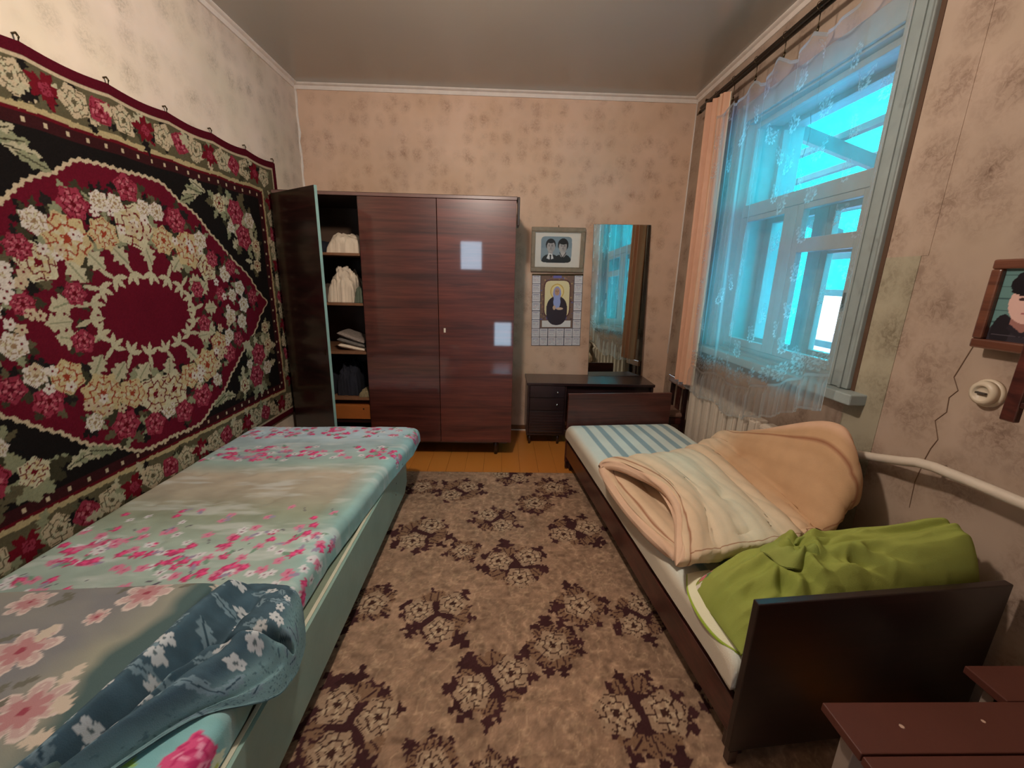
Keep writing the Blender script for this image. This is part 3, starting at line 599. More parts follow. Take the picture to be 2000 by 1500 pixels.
# mattress wrapped in the floral sheet
ys_ = np.array([.0, .75, 1.0, 1.3, 1.54, 1.93, 2.30, 2.55]); xr_ = np.array([-.60, -.60, -.625, -.625, -.605, -.57, -.525, -.53])
LW, LL = 1.0, 2.50                                   # local: x -.5..+.5 wall to aisle, y -1.25..1.25 -> room y .05..2.55
def paint_sheet(A, B):
    u0, u1, v0, v1 = A.min(), A.max(), B.min(), B.max(); c = Canvas(0, 1, 0, 1, 1, 0); c.u0, c.v0 = u0, v0
    c.nu, c.nv = A.shape; c.st = (u1-u0)/(c.nu-1); c.U, c.V = A, B; c.a = np.empty((*A.shape, 3)); y = B+1.30
    key = [(0, (128, 178, 180)), (.55, (120, 176, 182)), (.85, (150, 190, 184)), (1.0, (158, 176, 168)), (1.3, (160, 178, 166)), (1.5, (142, 150, 130)), (1.66, (168, 160, 142)), (1.85, (176, 164, 146)), (1.98, (156, 178, 170)), (2.2, (158, 176, 178)), (2.36, (176, 196, 206)), (2.6, (186, 200, 212))]
    yy = y+.05*fbm(A*3, B*3, 2)+.04*(A < 0)*A; 
    for ch in range(3): c.a[..., ch] = np.interp(yy, [k[0] for k in key], [S(*k[1])[ch] for k in key])
    aq = np.clip((A-.36)/.12, 0, 1)[..., None]*np.clip((y-.9)/.4, 0, 1)[..., None]; c.a = c.a*(1-aq*.7)+S(140, 184, 184)*aq*.7
    cl = fbm(A*9, B*16, 5)[..., None]; c.a = c.a*(1+.5*cl)
    cl = np.clip(fbm(A*5, B*22, 9)*3-.15, 0, .5)[..., None]; c.a = c.a*(1-cl)+S(206, 210, 206)*cl
    R = random.Random(3); pk, pk2, wh, lav = S(188, 66, 110), S(204, 128, 152), S(208, 206, 208), S(150, 140, 164)
    def bunch(y0, y1, n, s=1.0):
        for i in range(n):
            u = R.uniform(-.62, .56); v = R.uniform(y0, y1)-1.30; k = R.random()
            if k < .32: c.blob(u, v, .017*s, pk, R.random()*6, .35); c.blob(u+.004, v+.003, .010*s, S(226, 84, 136), R.random()*6, .3)
            elif k < .62: c.daisy(u, v, .021*s, 5, pk2, pk, R.random()*6, None)
            elif k < .85: c.daisy(u, v, .018*s, 5, wh, S(120, 60, 90), R.random()*6, None)
            else: c.seg(u, v, u+R.uniform(-.03, .03), v+R.uniform(-.03, .03)+.001, .004, S(84, 74, 92))
            if k < .6 and R.random() < .5: c.leaf(u, v, .04*s, .008, R.uniform(0, 6.28), lav if R.random() < .5 else S(120, 150, 130), None, .2, i)
    bunch(2.33, 2.58, 190, 1.0); bunch(2.02, 2.2, 120, 1.0); bunch(1.02, 1.42, 230); bunch(1.45, 1.55, 16, .8)
    for i in range(40): c.seg(R.uniform(-.6, .5), R.uniform(1.5, 2.3)-1.3, R.uniform(-.6, .5)*.0+R.uniform(-.6, .5), R.uniform(1.5, 2.3)-1.3, .002, S(160, 160, 150), .25) if i < 0 else None
    for (u, v, r) in [(.30, -.62, .055), (.42, -.47, .05), (.50, -.70, .06), (.40, -.85, .06), (.25, -.8, .05)]:
        c.rose(u, v, r, (S(214, 84, 130), S(190, 50, 104), S(232, 150, 178)), v*9, 6); c.leaf(u, v-.05, .10, .015, 5+u*3, S(150, 190, 90), None, .1); c.daisy(u+.07, v+.05, .03, 5, S(216, 226, 200), S(190, 200, 110), u*9)
    return c.a
def xf_left(X, Y, Z, A, B):
    y = Y+1.30; xr = np.interp(y, ys_, xr_); x = -1.585+(X+.5)*(xr+1.585)
    z = .432+Z*1.0+.010*fbm(A*5, B*5, 6)+.004*ridge(A*9, B*3, 4)
    for u in np.arange(-.36, .5, .235):
        for v in np.arange(-1.05, 1.2, .27): z = z-.008*np.exp(-((A-u)**2+(B-v)**2)/.0006)
    top = (Z > -.05); x = x+.006*fbm(A*4, B*9, 3)
    x = x+np.clip(y-2.15, 0, .4)*0; z = z-.012*np.clip((A-.42)/.1, 0, 1)*np.clip((y-2.2)/.2, 0, 1)
    return np.stack([x, y+.02*np.sin(A*3), z], -1)
tag(cloth_slab('mattress', LW, LL, .04, .058, .0062, xf_left, M_sheet, paint_sheet), 'mattress under a pink and aqua floral sheet on the mint green bed', 'mattress')

# padded quilt folded over the near end of the left bed
def paint_quilt(u, v):
    c = Canvas(0, 1, 0, 1, 1, 0); c.u0, c.v0 = u.min(), v.min(); c.nu, c.nv = u.shape; c.st = (u.max()-u.min())/(c.nu-1); c.U, c.V = u, v
    a = np.empty((*u.shape, 3)); f = fbm(u*3, v*5, 2)[..., None]
    a[:] = S(126, 126, 128); w = np.clip(f*3+.45, 0, 1); a = a*(1-w)+S(146, 144, 132)*w
    e = np.clip((u+1.06)/.16, 0, 1)[..., None]; w2 = np.clip(e*1.3-.15+f*.9, 0, 1)*np.clip((u+1.15)/.1, 0, 1)[..., None]; a = a*(1-w2*.5)+S(160, 160, 136)*w2*.5
    e2 = np.clip((u+.92+.05*f[..., 0]*4)/.05, 0, 1)[..., None]; a = a*(1-e2)+S(78, 98, 98)*e2
    lo = np.clip((.62-v-(u+1.0)*.0+.1*f[..., 0])/.1, 0, 1)[..., None]*np.clip((u+1.12)/.08, 0, 1)[..., None]; a = a*(1-lo*.8)+S(98, 122, 122)*lo*.8
    c.a = a*(1+.25*f); R = random.Random(9)
    for (x, y, r) in [(-.97, .98, .065), (-1.11, .80, .075), (-.95, .66, .078), (-1.25, .95, .05), (-1.22, .66, .06), (-1.03, .90, .03), (-1.4, .8, .07), (-.9, .50, .05)]:
        c.daisy(x, y, r, 7, S(186, 160, 156), S(156, 88, 96), x*7, S(204, 188, 180)); c.daisy(x, y, r*.55, 7, S(176, 128, 130), S(150, 70, 84), x*7+.3)
    for i in range(26):
        x, y, an = R.uniform(-1.4, -.9), R.uniform(.5, 1.0), R.uniform(0, 6.28); c.leaf(x, y, .05, .009, an, S(108, 106, 96), None, .3, i)
        if i % 2: c.leaf(x+.1, y, .06, .016, an+1, S(196, 182, 166), None, .3, i)
    return c.a
n1, n2 = 190, 210
s1 = np.linspace(0, 1, n1)[:, None]*np.ones((1, n2)); s2 = np.ones((n1, 1))*np.linspace(0, 1, n2)[None, :]
yf = .985+.06*s1                                        # far edge
xq = -1.585+s1*(.765+.03*(1-s2)); yq = .12+s2*(yf-.12)
zq = .483+.012*fbm(xq*4, yq*4, 3)+.006*ridge(xq*3, yq*8, 7)
C = np.stack([xq, yq, zq], -1)
tag(puffy('quilt', C, .056, M_sheet, None, np.asarray(paint_quilt(xq, yq)), (30, 30)), 'greyish quilt with large pale pink flowers across the near end of the left bed', 'quilt')

# blue cloth bunched beside the quilt
def spline(rows, n):
    """catmull-rom through control rows, rows: (k, ..., 3)"""
    rows = np.asarray(rows, float); k = len(rows); t = np.linspace(0, k-1, n); i = np.clip(t.astype(int), 0, k-2); f = (t-i).reshape(-1, *([1]*(rows.ndim-1)))
    p = lambda j: rows[np.clip(j, 0, k-1)]
    a, b, c, d = p(i-1), p(i), p(i+1), p(i+2)
    return .5*((2*b)+(-a+c)*f+(2*a-5*b+4*c-d)*f*f+(-a+3*b-3*c+d)*f**3)
def patch(rows, nu, nv):
    q = spline(rows, nu); return np.swapaxes(spline(np.swapaxes(q, 0, 1), nv), 0, 1)
rows = [[(-.84, 1.07, .437), (-.74, 1.085, .448), (-.64, 1.07, .447), (-.585, 1.04, .430), (-.565, 1.01, .345)],
        [(-.85, .97, .445), (-.75, .98, .470), (-.63, .985, .462), (-.560, .96, .432), (-.535, .94, .355)],
        [(-.86, .86, .450), (-.76, .865, .485), (-.64, .875, .463), (-.545, .86, .436), (-.520, .85, .365)],
        [(-.87, .74, .450), (-.79, .73, .485), (-.70, .745, .465), (-.59, .77, .440), (-.545, .775, .385)],
        [(-.88, .60, .450), (-.83, .60, .475), (-.77, .62, .465), (-.70, .665, .448), (-.66, .685, .435)],
        [(-.90, .40, .448), (-.88, .42, .455), (-.86, .44, .455), (-.83, .47, .445), (-.80, .50, .437)]]
nu, nv = 230, 170; C = patch(rows, nu, nv)
a = np.linspace(0, 1, nu)[:, None]*np.ones((1, nv)); b = np.ones((nu, 1))*np.linspace(0, 1, nv)[None, :]
def crest(pts, wd, h, sharp=1.0):
    pa = np.array(pts, float); c_ = np.interp(a, pa[:, 0], pa[:, 1]); k = np.clip((a-pa[0, 0]+.06)/.10, 0, 1)*np.clip((pa[-1, 0]+.06-a)/.10, 0, 1)
    return h*k*np.exp(-np.abs((b-c_)/wd)**(2*sharp))
C[..., 2] += .006; C[..., 2] += (crest([(.10, .22), (.35, .20), (.6, .24), (1, .38)], .065, .058, 1.4)-crest([(.18, .36), (.5, .35), (1, .52)], .04, .040)+crest([(.42, .60), (.6, .56), (.8, .60), (1, .70)], .075, .046, 1.3)
    +crest([(.55, .42), (.8, .46), (1, .54)], .030, .040)-crest([(.45, .78), (.8, .76), (1, .84)], .04, .020)-crest([(.0, .06), (1, .08)], .05, .012)
    +.030*np.exp(-((a-.20)/.17)**2-((b-.62)/.24)**2)+.012*fbm(a*7, b*6, 5)+.005*fbm(a*16, b*13, 3)+.006)
g_ = np.clip((b-.30)/.12, 0, 1)*np.clip((.86-b)/.10, 0, 1)
C[..., 2] += g_*(-.065*np.exp(-((a-.385-.05*np.sin(b*5))/.022)**2)+.020*np.exp(-((a-.44-.05*np.sin(b*5))/.035)**2)+.010*np.exp(-((a-.33)/.03)**2))
cb = Canvas(0, .60, 0, .34, .60/(nu-1), 0); cb.nu, cb.nv = nu, nv; cb.U = a*.60*np.ones((1, nv)); cb.V = b*.34*np.ones((nu, 1)); cb.a = np.empty((nu, nv, 3)); cb.a[:] = S(66, 88, 100)
f = fbm(cb.U*30, cb.V*30, 4)[..., None]; cb.a = cb.a*(1+.7*f); w = np.clip((b-.62)/.12, 0, 1)[..., None]*np.ones((nu, 1, 1)); cb.a = cb.a*(1-w)+S(112, 142, 146)*w
dots = (vn(cb.U*260, cb.V*260, 3) > .8)[..., None]; cb.a = np.where(dots & (w > .4), S(78, 104, 112), cb.a)
R = random.Random(4)
for i in range(60):
    x, y = R.uniform(0, .6), R.uniform(0, .30); an = R.uniform(0, 6.28)
    cb.leaf(x, y, .05, .010, an, S(112, 134, 144), S(54, 76, 88), .3, i)
for i in range(46): cb.daisy(R.uniform(0, .6), R.uniform(0, .24), .0145, 5, S(184, 188, 190), S(90, 104, 108), i)
tag(gridmesh('bed_cover', C, M_sheet, None, cb.a, extra=C-np.array([0, 0, .004])), 'blue-grey cloth with white flowers bunched beside the near quilt', 'cloth')

# ------------------------------------------------------------------ right bed (local frame: x across from the aisle, y from the near board to the far board)
BA = math.radians(5.6); BO = np.array([.683, .880]); CA, SA = math.cos(BA), math.sin(BA)
def bl(x, y, z): return np.stack(np.broadcast_arrays(BO[0]+x*CA-y*SA, BO[1]+x*SA+y*CA, z), -1)
rb = empty('bed', 'dark brown wooden bed beneath the window with a tall board at each end', 'bed', loc=(BO[0], BO[1], 0), rotz=BA)
BWD, BLN = .79, 1.99
box('foot_board', 0, BWD, 0, .022, .060, .575, veneer('shaded_foot_board', (34, 15, 14), (16, 8, 8), coat=.3, coat_rough=.25), rb, .003)  # unlit near face put into the colour, darker than the head board
box('head_board', 0, BWD, BLN-.022, BLN, .060, .590, M_bedwood, rb, .003)
box('side_rail', .004, .024, .023, BLN-.023, .105, .225, M_bedwood, rb, .002); box('side_rail', BWD-.024, BWD-.004, .023, BLN-.023, .105, .225, M_bedwood, rb, .002)
box('support_board', .025, BWD-.025, .023, BLN-.023, .175, .19, mat('plywood', (120, 90, 66), .7), rb)
for x in (.02, BWD-.06):
    for y in (.0225, BLN-.0625): box('leg', x+.006, x+.046, y, y+.04, .0115, .174, M_vdark, rb)
for x in (.004, BWD-.03):
    box('leg', x, x+.026, .0, .022, .0115, .06, M_vdark, rb, .001); box('leg', x, x+.026, BLN-.022, BLN, .0115, .06, M_vdark, rb, .001)
M_base = mat('grey_base_fabric', (142, 132, 120), .85, var=.08, bump=.3)
box('base_cushion', .026, BWD-.026, .024, BLN-.024, .191, .262, M_base, rb, .018)
def paint_strip(A, B):
    c = np.empty((*A.shape, 3)); c[:] = S(210, 214, 202)
    k = ((A+.40) % .098) < .040; k &= np.abs(A) < .36; c[k] = S(146, 166, 170)
    e = np.clip((np.abs(A)-.37)/.04, 0, 1)[..., None]*(A < 0)[..., None]; c = c*(1-e)+S(206, 192, 170)*e
    return c*(1+.15*fbm(A*8, B*8, 2)[..., None])
def xf_right(X, Y, Z, A, B):
    z = .372+Z+.006*fbm(A*4, B*4, 8)-.01*np.clip((np.abs(B)-.85)/.1, 0, 1); return bl(X+.390, Y+.995, z)
tag(cloth_slab('mattress', .80, 1.935, .045, .058, .0085, xf_right, M_sheet, paint_strip), 'pale mattress with grey-blue stripes on the dark brown bed', 'mattress')

# folded cotton mattress on top
rows = [[(.635, 1.27, .408), (.85, 1.30, .405), (1.08, 1.33, .405), (1.24, 1.36, .405), (1.33, 1.38, .41)],
        [(.585, 1.45, .408), (.82, 1.50, .405), (1.06, 1.55, .405), (1.22, 1.60, .405), (1.31, 1.62, .41)],
        [(.545, 1.70, .408), (.78, 1.77, .405), (1.02, 1.84, .405), (1.18, 1.90, .41), (1.27, 1.93, .415)],
        [(.510, 1.875, .432), (.74, 1.95, .430), (.98, 2.03, .435), (1.14, 2.10, .445), (1.25, 2.14, .45)],
        [(.520, 1.900, .480), (.75, 1.96, .478), (.98, 2.04, .480), (1.16, 2.12, .500), (1.30, 2.18, .55)],
        [(.600, 1.790, .515), (.78, 1.84, .510), (1.02, 1.92, .495), (1.17, 1.98, .510), (1.31, 2.02, .62)],
        [(.690, 1.600, .515), (.84, 1.63, .505), (1.05, 1.67, .485), (1.20, 1.71, .505), (1.34, 1.78, .75)],
        [(.690, 1.420, .505), (.86, 1.44, .495), (1.08, 1.46, .480), (1.23, 1.47, .500), (1.375, 1.54, .845)],
        [(.640, 1.275, .485), (.84, 1.31, .480), (1.08, 1.35, .475), (1.23, 1.37, .485), (1.385, 1.44, .74)],
        [(.600, 1.180, .450), (.82, 1.23, .460), (1.07, 1.29, .465), (1.22, 1.34, .475), (1.365, 1.40, .58)]]
nu, nv = 210, 130; C = patch(rows, nu, nv); C = np.swapaxes(C, 0, 1)      # [across, along]
A = np.linspace(0, 1, nv)[:, None]*np.ones((1, nu)); B = np.ones((nv, 1))*np.linspace(0, 1, nu)[None, :]
N = nrm(C); wr = .013*ridge(A*7+B*.8, B*2.2, 3, 3)+.006*ridge(A*26, B*9, 6, 2)+.007*np.sin(A*46+3*np.sin(B*9))*(.3+vn(A*5, B*6, 4))
for (x, y) in [(.35, .72), (.62, .74), (.32, .9), (.65, .9), (.8, .6)]: wr = wr-.022*np.exp(-((A-x)/.035)**2-((B-y)/.02)**2)
C = C-N*(wr-.008)[..., None]*np.sign(N[..., 2:3]+1e-6)*-1
c = np.empty((nv, nu, 3)); c[:] = S(214, 184, 152)
st = (.5+.5*np.sin(A*120+np.sin(B*12)))**3; c = c*(1-.16*st[..., None]); 
w = (np.clip(1-np.abs(A-.36)/.26, 0, 1)*np.clip((B-.42)/.1, 0, 1))[..., None]; c = c*(1-.55*w)+S(208, 216, 194)*.55*w
w = (np.clip((A-.60)/.12, 0, 1)*np.clip((B-.5)/.1, 0, 1))[..., None]; c = c*(1-.75*w)+S(184, 140, 100)*.75*w  # hump's shade, turned from the window, painted in as darker tan
w = (np.clip((.045-np.minimum(A, 1-A)*1.0)/.02, 0, 1))[..., None]; c = c*(1-.6*w)+S(214, 172, 146)*.6*w
seam = (np.abs(A-.08) < .0035) | (np.abs(A-.93) < .0035) | ((np.abs(B-.955) < .0025) & (A > .08) & (A < .93)); c[seam] = S(150, 100, 74)
tag(puffy('folded_mattress', C, .062, mat('ticking_cotton', attr=True, rough=.9, var=.06, vscale=14, bump=.3, bscale=300, spec=.15), None, c, (14, 26)), 'peach cotton mattress folded double and propped against the wall on the striped mattress', 'mattress')

# green pillow-case bundle
n1, n2 = 240, 150
u = np.linspace(0, 1, n1)[:, None]*np.ones((1, n2)); v = np.ones((n1, 1))*np.linspace(0, 1, n2)[None, :]
lx = .005+u*.765; near = .030+.0*u; far = np.interp(u, [0, .15, .4, .7, 1], [.30, .33, .345, .31, .23]); ly = near+v*(far-near)
prof = np.interp(u, [0, .06, .2, .4, .6, .85, 1], [.02, .075, .135, .20, .235, .285, .335])
e = np.clip(1-np.abs(2*v-1)**2.6, 0, 1)**.55*np.clip(1-np.abs(2*u-1)**26, 0, 1)**.5
kx, ky = .37, .56; dxk, dyk = (u-kx)*.765, (v-ky)*.30; rk = np.hypot(dxk, dyk); tk = np.arctan2(dyk, dxk)
fo = .018*np.abs(np.sin(tk*3.5+.8*np.sin(rk*30)))*np.exp(-((rk-.09)/.08)**2)-.022*np.exp(-(rk/.022)**2)+.018*np.exp(-((rk-.045)/.018)**2)
fo += .022*(ridge(u*3.2, v*3.6, 5, 3)-.5)*e+.014*(ridge(u*2+v*1.5, v*5, 9, 2)-.5)
for (x0_, y0_, x1_, y1_, dp_, wd_) in [(.40, .62, .95, .80, .020, .020), (.42, .50, .92, .52, .018, .018), (.44, .40, .70, .05, .022, .020), (.38, .42, .46, .02, .022, .022), (.32, .42, .30, .02, .024, .022), (.30, .48, .20, .10, .020, .022),
        (.29, .60, .12, .40, .016, .02), (.34, .72, .24, .95, .016, .022), (.42, .72, .52, .96, .016, .02), (.60, .35, .80, .12, .016, .018), (.24, .30, .14, .15, .014, .018), (.52, .30, .62, .22, .020, .014), (.70, .66, .98, .66, .012, .016)]:
    ex_, ey_ = (x1_-x0_)*.765, (y1_-y0_)*.30; L2 = ex_**2+ey_**2; px_, py_ = (u-x0_)*.765, (v-y0_)*.30; tt = np.clip((px_*ex_+py_*ey_)/L2, 0, 1); dd_ = np.hypot(px_-tt*ex_, py_-tt*ey_)
    fo += -dp_*(1-.6*tt)*np.exp(-(dd_/wd_)**1.5)+dp_*.5*(1-.6*tt)*np.exp(-((dd_-wd_*1.6)/(wd_*.7))**2)
fo += -.016*np.exp(-((v-.60-.05*np.sin(u*5))/.035)**2)*np.clip((u-.45)/.1, 0, 1)+.010*np.sin(v*30+u*5)*np.exp(-((u-.16)/.1)**2)*e
Z = .383+prof*e+fo*np.clip(e*1.3, 0, 1)
lean = .10*np.clip(u-.5, 0, 1)
P = bl(lx, ly+0*u, Z); Pb = bl(lx, ly, .380+0*u)
gp = S(146, 152, 74); c = np.empty((n1, n2, 3)); c[:] = gp; 
w = (np.clip(fbm(u*3, v*3, 4)*2, 0, .5))[..., None]; c = c*(1-w)+S(126, 138, 60)*w
cc = Canvas(0, .765, 0, .30, .765/(n1-1), 0); cc.nu, cc.nv = n1, n2; cc.U, cc.V = lx, v*.45; cc.a = c
R = random.Random(2)
for i in range(7): cc.blob(.03+R.uniform(-.02, .05), .42+R.uniform(-.03, .02), .012, (S(206, 110, 120), S(216, 206, 190), S(90, 120, 80))[i % 3], i)
gpil = tag(gridmesh('pillow', P, mat('green_cotton', attr=True, rough=.85, var=.06, bump=.3, bscale=350, spec=.15), None, cc.a, extra=Pb), 'bright green crumpled pillow case bundle against the near bed board', 'pillow')
# twisted knot of the case
M_green = mat('green_cotton_plain', (146, 152, 74), .85, color2=(126, 138, 60), bump=.3, bscale=350)
kc = bl(lx[int(kx*n1), 0], ly[int(kx*n1), int(ky*n2)], Z[int(kx*n1), int(ky*n2)])
n = 90; mmv = 26; Aq = np.linspace(0, 2*math.pi, n)[:, None]*np.ones((1, mmv)); Bq = np.ones((n, 1))*np.linspace(0, 1, mmv)[None, :]
rr = .050+.020*Bq+.010*np.sin(Aq*2+1)+.007*np.sin(Aq*5); zz = .004+.042*np.sin(Bq*math.pi)*(.65+.35*np.sin(Aq+2.4))+.005*np.sin(Aq*7+Bq*4)
K = np.stack([kc[0]+rr*np.cos(Aq)*1.15*(.35+.75*Bq), kc[1]+rr*np.sin(Aq)*(.35+.75*Bq), kc[2]+zz-.012*Bq*2], -1)
gridmesh('knot', K, M_green, gpil, None, extra=K-np.array([0, 0, .004]))
# white cloth with a green hem under the bundle
rows = [[(.012, .335, .392), (.05, .335, .40), (.1, .34, .40)], [(-.018, .27, .372), (.04, .28, .405), (.1, .28, .405)], [(-.022, .19, .352), (.035, .20, .40), (.1, .2, .405)], [(-.008, .11, .345), (.045, .12, .392), (.1, .12, .40)], [(.02, .040, .362), (.06, .042, .385), (.1, .044, .39)]]
C = patch(rows, 90, 40); c = np.empty((90, 40, 3)); c[:] = S(226, 220, 186); c[:, :3] = S(150, 170, 60); P = bl(C[..., 0], C[..., 1], C[..., 2]+.004)
tag(gridmesh('cover_cloth', P, M_sheet, None, c, extra=P-np.array([0, 0, .004])), 'cream cloth with a green hem spilling from under the green bundle', 'cloth')

# ------------------------------------------------------------------ dressing table, mirror, picture, calendar
dt = empty('dressing_table', 'low dark dressing table with louvred drawer block behind the brown bed', 'table')
dx0, dx1, dyf, dyb = .225, 1.285, 3.31, 3.64
box('table_top', dx0-.008, dx1+.008, dyf-.012, dyb, .530, .553, M_dress, dt, .003)
box('side_panel', dx0, dx0+.018, dyf, dyb, .085, .529, M_dress, dt); box('side_panel', dx1-.018, dx1, dyf, dyb, .02, .529, M_dress, dt); box('divider', .54, .556, dyf+.004, dyb, .085, .529, M_dress, dt)
box('bottom_panel', dx0+.018, .54, dyf+.004, dyb, .085, .10, M_dress, dt); box('back_panel', dx0+.018, dx1-.018, dyb-.008, dyb-.001, .10, .529, M_vdark, dt, 0); box('apron', .556, dx1-.018, dyf+.03, dyf+.045, .43, .529, M_dress, dt)
for z0, z1 in ((.425, .525), (.315, .42)):
    d_ = box('drawer', dx0+.02, .538, dyf-.006, dyf+.25, z0, z1, M_dress, dt); lathe('knob', [(.004, 0), (.004, -.008), (.009, -.012), (.009, -.018), (.003, -.021)], M_metal, d_, 14, 'Y', (.475, dyf-.006, (z0+z1)/2))
door_ = box('door', dx0+.02, .538, dyf-.004, dyf+.01, .105, .31, M_dress, dt)
for i in range(8): box('louvre', dx0+.03, .53, dyf-.009, dyf-.0041, .115+i*.024, .131+i*.024, M_dress, door_, .0015)
for x in (dx0+.03, .50):
    for y in (dyf+.03, dyb-.05): tube('leg', [(x, y, .085), (x, y, .001)], [.014, .010], M_vdark, dt, 10)
M_mirror = mat('mirror_silver', (206, 214, 208), .015, metal=1, var=.0)
mr = empty('mirror', 'tall frameless mirror standing on the dressing table', 'mirror', loc=(1.025, 3.592, .556), rotz=rad(1.5)); mr.rotation_euler = (rad(-2.0), rad(-1.2), rad(3.4))
box('glass', -.243, .243, -.002, .002, .002, 1.29, M_mirror, mr, 0); box('backing', -.245, .245, .0025, .010, 0, 1.292, M_vdark, mr, 0)
box('chrome_edge', -.247, -.2435, -.003, .003, .0, 1.292, M_metal, mr, 0); box('chrome_edge', -.243, .243, -.004, .002, -.003, .0015, M_metal, mr, 0)

def flat(name, w, h, step, paint, parent, loc, m=None, rot=(0, 0, 0)):
    c = Canvas(0, w, 0, h, step, (1, 1, 1)); paint(c, w, h); P = np.stack([c.U-w/2, 0*c.U, c.V], -1)
    o = gridmesh(name, P, m or M_paper, parent, c.a, smooth=False); o.location = loc; o.rotation_euler = rot; return o
M_paper = mat('printed_paper', attr=True, rough=.6, var=.02, vscale=20); M_photo = mat('photo_print', attr=True, rough=.3, var=.02, vscale=20)
pf = empty('picture_frame', 'grey wooden frame with a black and white portrait of a couple above the calendar', 'picture', loc=(.463, YF-.004, 1.452)); pf.rotation_euler = (rad(2.5), rad(-.4), 0)
M_fr = mat('frame_grey_gold', (142, 126, 104), .5, var=.12, vscale=30); w, h = .452, .360
for (x0, x1, z0, z1) in [(-w/2, w/2, 0, .034), (-w/2, w/2, h-.034, h), (-w/2, -w/2+.034, .034, h-.034), (w/2-.034, w/2, .034, h-.034)]:
    bm = bmesh.new(); bx(bm, x0, x1, -.024, -.004, z0, z1, .005)
    if x1-x0 > .1: bx(bm, x0+.02, x1-.02, -.021, -.012, (z0 if z0 > .1 else z1-.0), (z0 if z0 > .1 else z1)+.006*(-1 if z0 > .1 else 1))
    fin('frame_side', bm, M_fr, pf)
def p_couple(c, w, h):
    c.a[:] = S(214, 206, 194); bw, bh = .262, .212; x0, y0 = (w-bw)/2-.012, (h-bh)/2+.002
    q = (np.abs((c.U-x0-bw/2)/(bw/2))**8+np.abs((c.V-y0-bh/2)/(bh/2))**8) < 1; keep = c.a.copy()
    c.rect(x0, x0+bw, y0, y0+bh, S(134, 150, 158)); c.rect(x0, x0+bw, y0+.12, y0+bh, S(112, 132, 142), .5)
    for k, (cx, cy) in enumerate(((.083, .130), (.188, .130))):
        X, Y = x0+cx, y0+cy
        c.ell(X, y0-.02, .078, .088, S(44, 50, 52), pw=2.6); c.ell(X, Y-.045, .020, .035, S(158, 152, 150))
        if k == 0:
            c.seg(X, y0+.075, X-.018, y0+.03, .030, S(214, 214, 212)); c.seg(X+.003, y0+.072, X+.016, y0+.03, .024, S(206, 206, 204)); c.seg(X, y0+.062, X, y0, .010, S(46, 48, 52)); c.blob(X, y0+.058, .008, S(44, 46, 50), 1, .1)
        else: c.ell(X, y0+.070, .024, .026, S(182, 176, 172)); c.seg(X-.028, y0+.085, X, y0+.04, .006, S(30, 34, 36)); c.seg(X+.028, y0+.085, X, y0+.04, .006, S(30, 34, 36))
        c.ell(X, Y+.016, .042 if k == 0 else .045, .048 if k == 0 else .052, S(38, 40, 42)); c.ell(X+(.002 if k == 0 else -.002), Y-.002, .034, .046, S(172, 166, 162)); c.ell(X+.014, Y-.006, .016, .036, S(140, 136, 134), .5)
        c.ell(X, Y+.040, .030, .014, S(40, 42, 44)); 
        if k == 1: c.ell(X, Y+.036, .036, .018, S(36, 38, 40))
        for s in (-1, 1): c.ell(X+s*.013, Y+.006, .007, .003, S(46, 46, 48)); c.seg(X+s*.006, Y+.015, X+s*.021, Y+.016, .003, S(56, 54, 54))
        c.seg(X, Y+.004, X+.001, Y-.012, .004, S(128, 122, 120)); c.ell(X, Y-.014, .006, .003, S(106, 100, 98)); c.seg(X-.009, Y-.024, X+.009, Y-.024, .004, S(92, 78, 78))
    c.a = np.where(q[..., None], c.a, keep)
flat('photo', w-.06, h-.06, .0022, p_couple, pf, (0, -.008, .03), M_photo); tube('hook', [(0, -.008, h), (0, -.008, h+.016)], .003, M_darkmetal, pf, 6)

